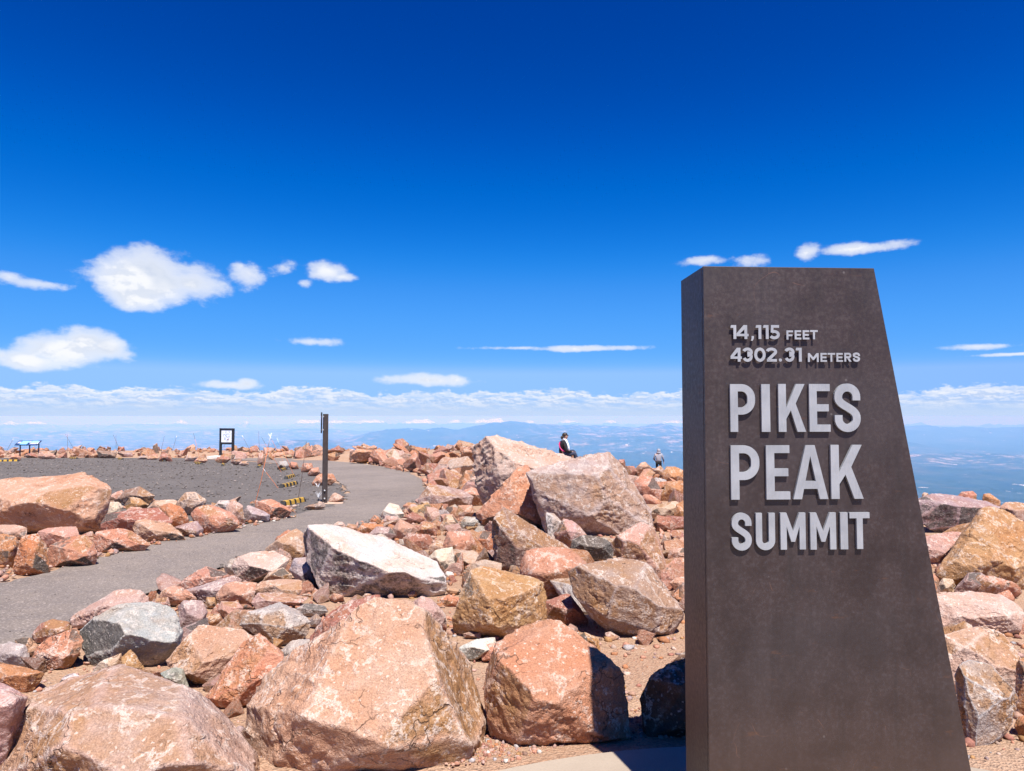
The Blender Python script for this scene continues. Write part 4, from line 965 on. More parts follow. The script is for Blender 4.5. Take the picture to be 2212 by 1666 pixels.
# ------------------------------------------------------------------ more rocks of the banks and of the rubble: a few forms, turned and scaled
def template(seed, n, elong, lvl, **kw):
    rnd = random.Random(seed); pts = []
    for _ in range(n):
        v = Vector((rnd.gauss(0, 1), rnd.gauss(0, 1), rnd.gauss(0, 1))).normalized()
        pts.append(Vector((v.x * elong[0], v.y * elong[1], v.z * elong[2])) * rnd.uniform(.78, 1.05))
    pl, full = hull_planes(pts)
    c = sum(pts, Vector()) / n
    return rock_mesh('rock_form', pl, c, elong, lvl, seed, full=full, **kw)
rq = random.Random(5)
FORMS = [template(900 + i, rq.choice((8, 9, 10, 11)), (rq.uniform(.85, 1.25), rq.uniform(.75, 1.0), rq.uniform(.5, .8)), 5, och=.25, dark=.10, pale=.5) for i in range(16)]
TKEYS = ['sal'] * 7 + ['org'] * 4 + ['pink'] * 4 + ['tan'] * 3 + ['pale'] * 2 + ['red'] * 3 + ['mauve'] * 2 + ['och', 'grey', 'white', 'brn']
COUNT = [0]
LOOSE = []          # the small ones that are not built singly
def scatter(rnd, x, y, size, label, group, sink=0.28, lift=0.0, keys=TKEYS, cat='rock', name='rock'):
    me = rnd.choice(FORMS)
    o = bpy.data.objects.new(name, me)
    COL.objects.link(o)
    k = [rnd.uniform(.8, 1.25) for _ in range(3)]
    o.scale = (size * k[0], size * k[1], size * k[2])
    o.rotation_euler = (rnd.gauss(0, .45), rnd.gauss(0, .45), rnd.uniform(0, 6.28))
    o.location = (x, y, gz(x, y) + size * (.62 - sink * 1.3) + lift)
    t_ = TINT[rnd.choice(keys)]; b = rnd.uniform(.88, 1.12)
    o.color = tuple(c * b * rnd.uniform(.94, 1.06) for c in t_) + (1,)
    tag(o, label, cat, group)
    COUNT[0] += 1
    return o
def inside(x, y, poly):
    return float(poly_sd(np.array([x]), np.array([y]), poly)[0]) > 0
SKYX = [0, 230, 260, 560, 600, 720, 760, 1010, 1040, 1400, 1420, 2000, 2212]; SKYY = [958, 960, 952, 958, 950, 952, 948, 948, 1000, 1000, 1002, 1066, 1066]   # no rock of the fill stands higher against the sky
def fill(seed, poly, n, smin, smax, label, group, gap=0.8, lift=0.0, hero=0.75, sizef=None, **kw):
    rnd = random.Random(seed); got = []
    xs_ = [p[0] for p in poly]; ys_ = [p[1] for p in poly]; tries = 0
    while len(got) < n and tries < n * 60:
        tries += 1
        x, y = rnd.uniform(min(xs_), max(xs_)), rnd.uniform(min(ys_), max(ys_))
        if not inside(x, y, poly): continue
        s = smin + (smax - smin) * rnd.random() ** 1.8
        if sizef: s *= sizef(x, y)
        tp = EYE - (gz(x, y) + s * 1.15 + lift * .5); ppx = CX + x / y * F_PX
        if y > 9 and 899 + tp / y * F_PX < np.interp(ppx, SKYX, SKYY): continue
        if any((x - a) ** 2 + (y - b) ** 2 < (gap * (s + c)) ** 2 for a, b, c in got): continue
        if any((x - a) ** 2 + (y - b) ** 2 < (hero * c + .5 * s) ** 2 for a, b, c in ROCKS): continue
        got.append((x, y, s)); scatter(rnd, x, y, s, label, group, lift=lift * rnd.random(), **kw)
    return got
def gp(*pix):
    return [tuple(ground_at(*p)[:2]) for p in pix]
warm = ['sal'] * 9 + ['org'] * 5 + ['pink'] * 4 + ['tan'] * 4 + ['pale'] * 2 + ['red'] * 3 + ['mauve'] * 1
# bank beyond the bend of the path
fill(1, [(-11, 46), (-6.7, 36.5), (-4.5, 30.5), (-3.1, 25), (-2.4, 20.5), (-1.2, 17), (0.3, 17), (1.5, 24), (1.5, 34), (0, 46), (-8, 52)], 92, .30, .95, 'salmon rock of the heap beyond the bend of the path', 'rocks heaped beyond the bend of the path', gap=.56, lift=.25, keys=warm, sizef=lambda x, y: .55 + y / 70)
fill(2, [(1.5, 24), (3, 22), (7, 28), (9.5, 38), (10, 48), (6, 52), (0, 52), (1.5, 36)], 12, .4, 1.0, 'rock near the rim between the two people', 'rocks near the rim between the two people', gap=.6, keys=warm)
# low wall of rocks along the far rim, left
fill(3, [(-58, 53), (-40, 53), (-25, 53), (-14, 53), (-10, 56), (-14, 61), (-58, 60)], 94, .34, 1.1, 'pinkish rock in the low line along the far rim behind the lot', 'rocks along the far rim behind the lot', gap=.36, keys=warm)
fill(31, [(-22, 50), (-12, 47), (-9, 50), (-11, 55), (-22, 54)], 14, .4, .9, 'pinkish rock on the rim behind the map board', 'rocks on the rim behind the map board', gap=.55, keys=warm)
# rubble among the big boulders
fill(4, gp((160, 1350), (330, 1290), (520, 1222), (660, 1178), (850, 1112), (925, 1075), (1040, 1140), (1060, 1240), (1000, 1330), (700, 1340), (560, 1380), (330, 1420), (160, 1430)), 84, .10, .34, 'small stone in the rubble between the path and the long white slab', G_MID, gap=.56, hero=.58, cat='stone', name='stone')
fill(5, gp((1000, 1160), (1420, 1170), (1520, 1210), (1560, 1380), (1300, 1400), (1180, 1400), (1000, 1300)), 46, .12, .38, 'small stone on the sand among the boulders left of the monument', 'stones on sand left of the monument', gap=.6, hero=.55, cat='stone', name='stone')
fill(6, gp((1400, 1040), (1560, 1040), (1620, 1200), (1480, 1200), (1410, 1140)), 24, .25, .65, 'rock of the slope between biggest grey boulder and monument', 'rocks between the biggest grey boulder and the monument', gap=.7, hero=.6)
fill(7, [(5.2, 8.4), (6.2, 6.6), (8.5, 6.2), (9.6, 9), (9, 13), (6.8, 11.5)], 12, .22, .55, 'rock of the rim right of the monument', 'rocks of the rim right of the monument', gap=.8, hero=.55)
fill(8, gp((-30, 1190), (200, 1165), (440, 1130), (600, 1100), (560, 1085), (300, 1085), (-30, 1150)), 20, .12, .34, 'small stone between the boulders of the row by the lot', 'stones between the boulders of the row by the lot', gap=.9, hero=.5, cat='stone', name='stone')
fill(9, gp((-20, 1440), (380, 1400), (680, 1400), (640, 1480), (500, 1560), (300, 1470), (-20, 1500)), 12, .05, .13, 'small stone on the sand behind the huge bottom left boulder', 'stones on sand behind the huge bottom left boulder', gap=1.3, hero=.5, cat='stone', name='stone')

# ------------------------------------------------------------------ small rubble packed between the rocks
def rubble(name, label, regions, seed):
    rs = np.random.RandomState(seed); rnd = random.Random(seed)
    forms = []
    for i in range(8):
        m = template(970 + i, rnd.choice((8, 9, 10)), (rnd.uniform(.9, 1.25), rnd.uniform(.75, 1.0), rnd.uniform(.5, .8)), 3)
        v = np.empty(len(m.vertices) * 3, np.float32); m.vertices.foreach_get('co', v)
        st = np.empty(len(m.vertices) * 3, np.float32); m.attributes['stain_shade'].data.foreach_get('vector', st)
        forms.append((v.reshape(-1, 3), ico(3)[1], st.reshape(-1, 3))); bpy.data.meshes.remove(m)
    V = []; Fc = []; C = []; S_ = []; n0 = 0
    for poly, n, smin, smax in regions:
        P_ = np.array(poly); lo, hi = P_.min(0), P_.max(0)
        pts = rs.uniform(lo, hi, (n * 5, 2)); pts = pts[poly_sd(pts[:, 0], pts[:, 1], poly) > 0][:n]
        zz = summit_z(pts[:, 0], pts[:, 1])
        for (x, y), z in zip(pts, zz):
            s = smin + (smax - smin) * rs.rand() ** 2
            v, f, st = forms[rs.randint(len(forms))]
            M = np.array(Matrix.Rotation(rs.uniform(0, 6.28), 3, 'Z') @ Matrix.Rotation(rs.normal(0, .5), 3, 'X') @ Matrix.Rotation(rs.normal(0, .5), 3, 'Y'))
            V.append((v * s * rs.uniform(.8, 1.25, 3)) @ M.T + np.array([x, y, z + s * .22])); Fc.append(f + n0); n0 += len(v); S_.append(st)
            t_ = np.array(TINT[warm[rs.randint(len(warm))]]) * rs.uniform(.85, 1.12)
            C.append(np.tile(np.append(t_, 1.0), (len(v), 1)))
    me = mesh_np(name, np.concatenate(V), np.concatenate(Fc))
    a = me.color_attributes.new('tone', 'FLOAT_COLOR', 'POINT'); a.data.foreach_set('color', np.concatenate(C).astype(np.float32).ravel())
    a = me.attributes.new('stain_shade', 'FLOAT_VECTOR', 'POINT'); a.data.foreach_set('vector', np.concatenate(S_).astype(np.float32).ravel())
    tag(link(name, me, M_RUBBLE, smooth=True), label, 'rubble', kind='stuff')
rubble('rubble', 'small broken stones packed between the rocks of the banks and slopes', [
    ([(-11, 46), (-6.9, 37), (-4.7, 31), (-3.3, 25.5), (-2.6, 20.8), (-1.2, 16.5), (1.5, 17), (4, 26), (5, 36), (0, 48), (-8, 52)], 420, .12, .34),
    ([(-58, 52.5), (-40, 53), (-25, 53), (-14, 52), (-10, 50), (-9, 55), (-14, 61), (-58, 60)], 420, .16, .5),
    (gp((150, 1355), (330, 1292), (520, 1224), (660, 1178), (850, 1114), (925, 1078), (1050, 1130), (1080, 1240), (1000, 1330), (700, 1340), (560, 1390), (330, 1430), (150, 1440)), 430, .04, .13),
    (gp((1000, 1120), (1420, 1150), (1520, 1210), (1560, 1300), (1300, 1390), (1180, 1390), (1000, 1300)), 160, .04, .13),
    (gp((1400, 1010), (1560, 1010), (1640, 1200), (1480, 1200), (1410, 1140)), 150, .1, .3),
    (gp((-40, 1240), (0, 1215), (300, 1150), (640, 1100), (600, 1085), (300, 1090), (-40, 1160)), 120, .05, .14),
    ([(1.4, 6.5), (1.9, 4.9), (2.9, 4.6), (5.0, 6.0), (7.0, 11), (8.0, 16), (4.6, 17)], 230, .06, .22),
    ([(1.6, 6.2), (2.0, 5.2), (2.9, 4.9), (5.0, 6.2), (6.8, 11), (7.6, 16), (4.8, 17)], 70, .25, .55),
    ([(5.0, 8.6), (6.0, 6.6), (8.5, 6.2), (9.4, 9), (9, 12.5), (6.8, 11.5)], 70, .08, .25)], 12)

# ------------------------------------------------------------------ grit and chips on the sand: too many to count
def grit(name, label, regions, mat_key, seed):
    rs = np.random.RandomState(seed)
    base, bf = ico(1)
    V = []; Fc = []; C = []; n0 = 0
    for poly, n, smin, smax, lift in regions:
        P_ = np.array(poly); lo, hi = P_.min(0), P_.max(0)
        pts = rs.uniform(lo, hi, (n * 4, 2))
        pts = pts[poly_sd(pts[:, 0], pts[:, 1], poly) > 0][:n]
        z = summit_z(pts[:, 0], pts[:, 1]) if lift is None else -SLOPE * np.maximum(pts[:, 1] - 3.3, 0) - 0.10 + lift
        for (x, y), zz in zip(pts, z):
            s = smin + (smax - smin) * rs.rand() ** 3
            q = base * (1 + rs.uniform(-.35, .35, (len(base), 1))) * s * rs.uniform(.6, 1.3, 3) * np.array([1, 1, .7])
            V.append(q + np.array([x, y, zz + .25 * s])); Fc.append(bf + n0); n0 += len(base)
            t_ = np.array(TINT[TKEYS[rs.randint(len(TKEYS))]]) if mat_key == 'warm' else np.array((.17, .14, .125)) * rs.uniform(.55, 1.6)
            C.append(np.tile(np.append(t_ * rs.uniform(.75, 1.15), 1.0), (len(base), 1)))
    me = mesh_np(name, np.concatenate(V), np.concatenate(Fc))
    a = me.color_attributes.new('tone', 'FLOAT_COLOR', 'POINT'); a.data.foreach_set('color', np.concatenate(C).astype(np.float32).ravel())
    if 'grit' not in MATS:
        m, t, b = mat_new('grit')
        v = t.new('ShaderNodeTexCoord').outputs['Object']; nz = t.noise(v, 90.0, 3, 0.6); g_ = t.ramp(nz, .3, .7, .75, 1.2)
        col = t.new('ShaderNodeAttribute', attribute_name='tone').outputs['Color']
        t.put(b.inputs['Base Color'], t.vmath('MULTIPLY', col, t.comb(g_, g_, g_))); b.inputs['Roughness'].default_value = .92; b.inputs['Specular IOR Level'].default_value = .2
    tag(link(name, me, MATS['grit']), label, 'grit', kind='stuff')
grit('granite_grit', 'loose granite grit and chips on the sand between the boulders', [
    (gp((950, 1666), (1060, 1560), (1250, 1560), (1480, 1500), (1480, 1600), (1250, 1612), (1100, 1650)), 1600, .003, .016, None),
    (gp((-30, 1440), (700, 1400), (1000, 1300), (1480, 1300), (1480, 1560), (1000, 1600), (600, 1640), (-30, 1660)), 2400, .004, .030, None),
    (gp((100, 1390), (500, 1220), (900, 1090), (1473, 1130), (1473, 1400), (700, 1400)), 2600, .008, .055, None),
    (gp((-60, 1300), (0, 1225), (300, 1150), (640, 1095), (640, 1120), (330, 1182), (-60, 1275)), 900, .01, .06, .018),
    (gp((2000, 1400), (2300, 1300), (2300, 1640), (2060, 1640)), 600, .006, .04, None),
    (gp((700, 975), (900, 1010), (960, 1060), (930, 1110), (905, 1085), (922, 1060), (884, 1024), (800, 1006)), 500, .03, .16, None)], 'warm', 3)
grit('lot_stones', 'dark loose stones strewn over the gravel lot and path edges', [
    (gp((-60, 992), (330, 990), (600, 1006), (730, 1055), (738, 1085), (620, 1112), (240, 1062), (-60, 1060)), 3600, .012, .055, .012),
    (gp((60, 1385), (300, 1300), (520, 1218), (800, 1135), (910, 1085), (895, 1080), (780, 1130), (500, 1210), (280, 1290), (40, 1370)), 700, .006, .03, .016),
    (gp((-40, 1400), (400, 1240), (900, 1060), (740, 1080), (300, 1195), (-40, 1275)), 500, .003, .008, .014)], 'dark', 4)

# ------------------------------------------------------------------ the monument
def weathered_steel():
    m, t, b = mat_new('weathered_steel')
    v = t.new('ShaderNodeTexCoord').outputs['Object']
    sepv = t.new('ShaderNodeSeparateXYZ'); t.l.new(v, sepv.inputs[0])
    n0 = t.noise(v, 1.6, 5, 0.6); n1 = t.noise(v, 6.0, 6, 0.65); n2 = t.noise(v, 60.0, 5, 0.72); n3 = t.noise(v, 240.0, 3, 0.7)
    run = t.noise(t.vmath('MULTIPLY', v, (26.0, 26.0, 1.6)), 1.0, 5, 0.6)
    c = t.mix(t.ramp(n1, 0.34, 0.64), (0.0225, 0.0122, 0.0108), (0.039, 0.0235, 0.0215))
    c = t.mix(t.ramp(n0, 0.42, 0.66, 0, .6), c, (0.043, 0.033, 0.034))
    c = t.mix(t.math('MULTIPLY', t.ramp(n2, 0.46, 0.64), t.ramp(n1, 0.40, 0.62, .15, .85)), c, (0.055, 0.040, 0.040))
    vs_ = t.new('ShaderNodeTexVoronoi'); t.put(vs_.inputs['Vector'], v); vs_.inputs['Scale'].default_value = 16.0
    spot = t.math('MULTIPLY', t.ramp(vs_.outputs['Distance'], 0.10, 0.05), t.ramp(vs_.outputs['Color'], 0.86, 0.90))
    c = t.mix(t.math('MULTIPLY', spot, 0.5), c, (0.16, 0.14, 0.135))
    c = t.mix(t.ramp(run, 0.50, 0.75, 0, .6), c, (0.022, 0.0155, 0.0145))
    low = t.ramp(sepv.outputs[2], 0.75, 0.1, 0, .55)  # warm reflection of the ground painted into the lower steel
    c = t.mix(t.math('MULTIPLY', low, t.ramp(n0, 0.3, 0.6, .4, 1)), c, (0.075, 0.037, 0.022))
    rust = t.math('MULTIPLY', t.ramp(t.noise(t.vmath('MULTIPLY', v, (9.0, 9.0, 30.0)), 1.0, 5, 0.6), 0.62, 0.76), 0.55)
    c = t.mix(rust, c, (0.10, 0.042, 0.02))
    wv = t.new('ShaderNodeTexVoronoi', feature='DISTANCE_TO_EDGE'); t.put(wv.inputs['Vector'], t.vmath('ADD', t.vmath('MULTIPLY', v, (3.0, 3.0, 1.7)), t.noise(v, 3.0, 2, .5, out=1))); wv.inputs['Scale'].default_value = 1.5
    scr = t.math('MULTIPLY', t.ramp(wv.outputs['Distance'], 0.004, 0.0), t.ramp(n1, 0.55, 0.62))
    c = t.mix(t.math('MULTIPLY', scr, .8), c, (0.12, 0.06, 0.04))
    spk = t.math('MULTIPLY', t.ramp(n3, 0.34, 0.28), t.ramp(n1, 0.4, 0.55))
    c = t.mix(t.math('MULTIPLY', spk, .6), c, (0.02, 0.015, 0.014))
    t.put(b.inputs['Base Color'], c)
    b.inputs['Metallic'].default_value = 0.0
    b.inputs['Specular IOR Level'].default_value = 0.55
    t.put(b.inputs['Roughness'], t.ramp(n2, 0.3, 0.7, 0.42, 0.62))
    t.put(b.inputs['Normal'], t.bump(t.math('ADD', n2, t.math('MULTIPLY', n3, .4)), 0.10, 0.004))
    return m
M_STEEL = weathered_steel()
def brushed():
    m, t, b = mat_new('brushed_aluminium')
    v = t.new('ShaderNodeTexCoord').outputs['Object']
    n1 = t.noise(v, 9.0, 5, 0.6); n2 = t.noise(t.vmath('MULTIPLY', v, (300.0, 300.0, 24.0)), 1.0, 4, 0.6)
    c = t.mix(t.ramp(n1, .3, .7), (0.30, 0.312, 0.33), (0.39, 0.402, 0.42))
    c = t.mix(t.ramp(n2, .5, .72, 0, .3), c, (0.43, 0.44, 0.46))
    t.put(b.inputs['Base Color'], c); b.inputs['Metallic'].default_value = 0.25
    t.put(b.inputs['Roughness'], t.ramp(n2, .3, .7, .42, .6))
    return m
M_ALU = brushed()
TLc = at(1519, 575, 2.62); ZT = TLc.z
def at_z(px, py, z):
    r = ray(px, py); d = (z - EYE) / r[2]
    return Vector((r[0] * d, d, z))
TRc = at_z(1888, 579.5, ZT); BLc = at_z(1473, 607, ZT)
U_ = Vector((TRc.x - TLc.x, TRc.y - TLc.y, 0)); LT = U_.length; U_.normalize()
N_ = Vector((U_.y, -U_.x, 0))                           # out of the front face, towards the camera
DEP = 0.285
def on_face(px, py, off=0.0):
    """u, z on the plane standing `off` in front of the face"""
    r = Vector(ray(px, py)); o = TLc + N_ * off; e = Vector((0, 0, EYE))
    k = (o - e).dot(N_) / r.dot(N_); p = e + r * k
    return (p - TLc).dot(U_), p.z
u1, z1 = on_face(2098, 1666)
UB = LT + (u1 - LT) * (ZT - 0.0) / (ZT - z1)            # right edge runs straight down to the plaza
mon = empty('monument', (TLc.x, TLc.y, 0), math.atan2(U_.y, U_.x))
tag(mon, 'tall dark rusted steel monument with raised metal lettering, tapering on its right side', 'monument')
# local frame: x along the face, -y towards the camera, z up
def slab(mb, y0, y1, du0=0.0, du1=0.0, zt=ZT, zb=0.0):
    def xr(z): return LT + (UB - LT) * (ZT - z) / ZT - du1
    P_ = [(du0, zb), (xr(zb), zb), (xr(zt), zt), (du0, zt)]
    mb.add([(x, y0, z) for x, z in P_] + [(x, y1, z) for x, z in P_], [(0, 1, 2, 3), (7, 6, 5, 4), (0, 4, 5, 1), (1, 5, 6, 2), (2, 6, 7, 3), (3, 7, 4, 0)])
    return mb
slab(MB(), 0.0, 0.014).build('front_plate', M_STEEL, mon, bevel=0.002)
slab(MB(), 0.0175, DEP, 0.0, 0.0, ZT - 0.001, 0.002).build('casing', M_STEEL, mon, bevel=0.002)
slab(MB(), 0.012, 0.020, 0.008, 0.008, ZT - 0.006, 0.004).build('spacer', M_STEEL, mon)

def arc(cx, cy, rx, ry, a0, a1, n=14):
    return [(cx + rx * math.cos(R(a0 + (a1 - a0) * i / n)), cy + ry * math.sin(R(a0 + (a1 - a0) * i / n))) for i in range(n + 1)]
def bez(a, b, c, d, n=14):
    return [tuple((1 - t) ** 3 * a[i] + 3 * (1 - t) ** 2 * t * b[i] + 3 * (1 - t) * t * t * c[i] + t ** 3 * d[i] for i in (0, 1)) for t in [k / n for k in range(n + 1)]]
def stroke(pts, t):
    P_ = [Vector((x, y)) for x, y in pts]
    Q = [P_[0]]
    for p in P_[1:]:
        if (p - Q[-1]).length > 1e-6: Q.append(p)
    L, Rr = [], []
    for i, p in enumerate(Q):
        a = (p - Q[i - 1]).normalized() if i else (Q[1] - p).normalized()
        b = (Q[i + 1] - p).normalized() if i < len(Q) - 1 else a
        m = (a + b).normalized(); n = Vector((-m.y, m.x)); k = 1 / max(.45, m.dot(a))
        L.append(tuple(p + n * t / 2 * k)); Rr.append(tuple(p - n * t / 2 * k))
    return [(L + Rr[::-1], [])]
def g_I(w, h, t): return [([(0, 0), (w, 0), (w, h), (0, h)], [])]
def g_E(w, h, t):
    k = t * .92; m = .5 * h
    return [([(0, 0), (w, 0), (w, k), (t, k), (t, m - k / 2), (w * .93, m - k / 2), (w * .93, m + k / 2), (t, m + k / 2), (t, h - k), (w * .99, h - k), (w * .99, h), (0, h)], [])]
def g_F(w, h, t):
    k = t * .92; m = .47 * h
    return [([(0, 0), (t, 0), (t, m - k / 2), (w * .9, m - k / 2), (w * .9, m + k / 2), (t, m + k / 2), (t, h - k), (w, h - k), (w, h), (0, h)], [])]
def g_P(w, h, t, cut=.36):
    k = t * .94; yb = cut * h; hb = h - yb; r = min(w * .55, hb / 2); ri = max(r - t, .02 * w)
    out = [(0, 0), (t, 0), (t, yb)] + arc(w - r, yb + r, r, r, -90, 0) + arc(w - r, h - r, r, r, 0, 90) + [(0, h)]
    hole = [(t, yb + k)] + arc(w - t - ri, yb + k + ri, ri, ri, -90, 0) + arc(w - t - ri, h - k - ri, ri, ri, 0, 90) + [(t, h - k)]
    return [(out, [hole])]
def g_R(w, h, t):
    p = g_P(w * .95, h, t, .40)
    return p + [([(w - 1.25 * t, 0), (w, 0), (w * .62, .45 * h), (w * .62 - 1.1 * t, .45 * h)], [])]
def g_K(w, h, t):
    d = 1.12 * t
    return [([(0, 0), (t, 0), (t, .27 * h), (.45 * w, .45 * h), (w - d, 0), (w, 0), (.63 * w, .59 * h), (w * .97, h), (w * .97 - d, h), (t, .50 * h), (t, h), (0, h)], [])]
def g_A(w, h, t):
    c = w / 2; a = 1.12 * t; b = 1.04 * t; top = .80 * h
    Lx = lambda y: b + (c - b) * y / top
    return [([(0, 0), (b, 0), (Lx(.19 * h), .19 * h), (w - Lx(.19 * h), .19 * h), (w - b, 0), (w, 0), (c + a / 2, h), (c - a / 2, h)], [[(Lx(.335 * h), .335 * h), (w - Lx(.335 * h), .335 * h), (c, top)]])]
def g_M(w, h, t):
    c = w / 2; q = .3 * t
    return [([(0, 0), (t, 0), (t, .63 * h), (c - q, .21 * h), (c + q, .21 * h), (w - t, .63 * h), (w - t, 0), (w, 0), (w, h), (w - t, h), (c, .50 * h), (t, h), (0, h)], [])]
def g_T(w, h, t):
    c = w / 2; k = t * .92
    return [([(c - t / 2, 0), (c + t / 2, 0), (c + t / 2, h - k), (w, h - k), (w, h), (0, h), (0, h - k), (c - t / 2, h - k)], [])]
def g_U(w, h, t):
    r = w / 2; ri = r - t
    return [([(0, h)] + arc(r, r, r, r, 180, 360, 22) + [(w, h), (w - t, h)] + arc(r, r, ri, ri, 360, 180, 22) + [(t, h)], [])]
def g_S(w, h, t):
    rx = (w - t) / 2; ry = min(rx, .2 * h); c = w / 2; x0, x1 = t / 2, w - t / 2
    ya = h - t / 2 - ry; yb = t / 2 + ry
    pts = [(x1, ya - .075 * h)] + arc(c, ya, rx, ry, 0, 180, 16) + bez((x0, ya - .02 * h), (x0, .53 * h), (x1, .50 * h), (x1, yb + .02 * h), 18) + arc(c, yb, rx, ry, 0, -180, 16) + [(x0, yb + .075 * h)]
    return stroke(pts, t)
def g_1(w, h, t): return [([(w - t, 0), (w, 0), (w, h), (w * .12, h), (0, h - .8 * t), (0, h - .95 * t), (w - t, h - .95 * t)], [])]
def g_4(w, h, t):
    xs = w - 1.45 * t; k = .85 * t; yb = .2 * h
    return [([(xs, 0), (xs + t, 0), (xs + t, yb), (w, yb), (w, yb + k), (xs + t, yb + k), (xs + t, h), (xs - .2 * t, h), (0, yb + k * 1.05), (0, yb), (xs, yb)], [[(1.15 * t, yb + k), (xs, yb + k), (xs, h - 1.5 * t)]])]
def g_5(w, h, t):
    cy = .325 * h; ry = cy - t / 2; cx = .45 * w; rx = w - t / 2 - cx
    return stroke([(w * .93, h - t * .46), (.10 * w + t / 2, h - t * .46), (.07 * w + t / 2, .47 * h)], t * .92) + stroke(arc(cx, cy, rx, ry, 128, -150, 30), t)
def g_0(w, h, t): return [(arc(w / 2, h / 2, w / 2, h / 2, 0, 352, 44), [arc(w / 2, h / 2, w / 2 - t, h / 2 - t, 0, 352, 44)])]
def g_2(w, h, t):
    cy = h * .70; ry = h - t / 2 - cy
    return stroke(arc(w * .47, cy, w * .42, ry, 168, -28, 22) + [(.16 * w, t * .7)], t) + [([(0, 0), (w, 0), (w, t * .92), (.0, t * .92)], [])]
def g_3(w, h, t):
    ra = .245 * h - t * .1; rb = .29 * h - t * .12
    return stroke(arc(w * .46, h - t / 2 - ra, w * .40, ra, 160, -92, 22), t) + stroke(arc(w * .46, t / 2 + rb, w * .54 - t / 2, rb, 92, -155, 24), t)
def g_comma(w, h, t): return [([(0, 0), (w * .55, 0), (w, h * .55), (w, h), (w * .2, h), (w * .2, h * .5)], [])]
def g_dot(w, h, t): return [(arc(w / 2, h / 2, w / 2, h / 2, 0, 340, 18), [])]
def glyph(name, pieces, u, z, front, thick):
    """a cut out letter, one mesh, standing in front of the plate"""
    mb = MB()
    for i, (outer, holes) in enumerate(pieces):
        y0 = -front + i * 0.0005; y1 = y0 + thick - i * 0.001
        loops = [[Vector((x, yy, 0)) for x, yy in lp] for lp in [outer] + holes]
        flat = [q for lp in loops for q in lp]; n = len(flat)
        tris = tessellate_polygon(loops)
        vs = [(u + q.x, y0, z + q.y) for q in flat] + [(u + q.x, y1, z + q.y) for q in flat]
        fs = [tuple(t_) for t_ in tris] + [tuple(k + n for k in t_[::-1]) for t_ in tris]
        st = 0
        for lp in loops:
            m_ = len(lp)
            fs += [(st + k, st + (k + 1) % m_, n + st + (k + 1) % m_, n + st + k) for k in range(m_)]
            st += m_
        mb.add(vs, fs)
    me = bpy.data.meshes.new(name); me.from_pydata(mb.v, [], mb.f); me.update()
    bm = bmesh.new(); bm.from_mesh(me); bmesh.ops.recalc_face_normals(bm, faces=bm.faces); bm.to_mesh(me); bm.free()
    return link(name, me, M_ALU, mon)
def zpx(x, y): return (2850 + x * 650 / 1094) * .54216, (1260 + y * 990 / 1666) * .54216
def write(items, t_rel, front, thick):
    for fn, nm, x0, y0, x1, y1 in items:
        ua, za = on_face(*zpx(x0, y1), front); ub, zb = on_face(*zpx(x1, y0), front)
        w_, h_ = ub - ua, zb - za
        glyph(nm, fn(w_, h_, t_rel * h_), ua, za, front, thick)
write([(g_P, 'letter', 103, 456, 265, 776), (g_I, 'letter', 313, 456, 365, 776), (g_K, 'letter', 427, 455, 604, 776), (g_E, 'letter', 634, 455, 768, 775), (g_S, 'letter', 804, 452, 970, 777)], .163, .0125, .011)
write([(g_P, 'letter', 108, 866, 294, 1231), (g_E, 'letter', 345, 866, 498, 1230), (g_A, 'letter', 525, 865, 752, 1228), (g_K, 'letter', 780, 863, 988, 1226)], .156, .0125, .011)
write([(g_S, 'letter', 113, 1319, 242, 1573), (g_U, 'letter', 275, 1320, 399, 1570), (g_M, 'letter', 440, 1318, 604, 1566), (g_M, 'letter', 640, 1317, 808, 1566), (g_I, 'letter', 842, 1316, 887, 1564), (g_T, 'letter', 905, 1316, 1034, 1562)], .172, .0125, .011)
write([(g_1, 'digit', 103, 60, 140, 153), (g_4, 'digit', 143, 60, 222, 153), (g_1, 'digit', 272, 60, 308, 153), (g_1, 'digit', 322, 60, 357, 153), (g_5, 'digit', 367, 60, 432, 155)], .205, .0125, .004)
write([(g_comma, 'comma', 240, 133, 259, 165), (g_dot, 'decimal_point', 427, 284, 447, 305)], .205, .0125, .004)
write([(g_F, 'letter', 478, 96, 521, 157), (g_E, 'letter', 533, 95, 576, 156), (g_E, 'letter', 587, 95, 630, 156), (g_T, 'letter', 637, 94, 687, 155)], .215, .0125, .004)
write([(g_4, 'digit', 103, 212, 177, 305), (g_3, 'digit', 188, 211, 250, 306), (g_0, 'digit', 262, 211, 337, 306), (g_2, 'digit', 347, 211, 412, 305), (g_3, 'digit', 470, 211, 530, 306), (g_1, 'digit', 541, 212, 579, 305)], .205, .0125, .004)
write([(g_M, 'letter', 622, 248, 693, 307), (g_E, 'letter', 706, 247, 748, 306), (g_T, 'letter', 754, 247, 803, 306), (g_E, 'letter', 813, 247, 855, 306), (g_R, 'letter', 866, 246, 914, 305), (g_S, 'letter', 924, 244, 970, 306)], .215, .0125, .004)

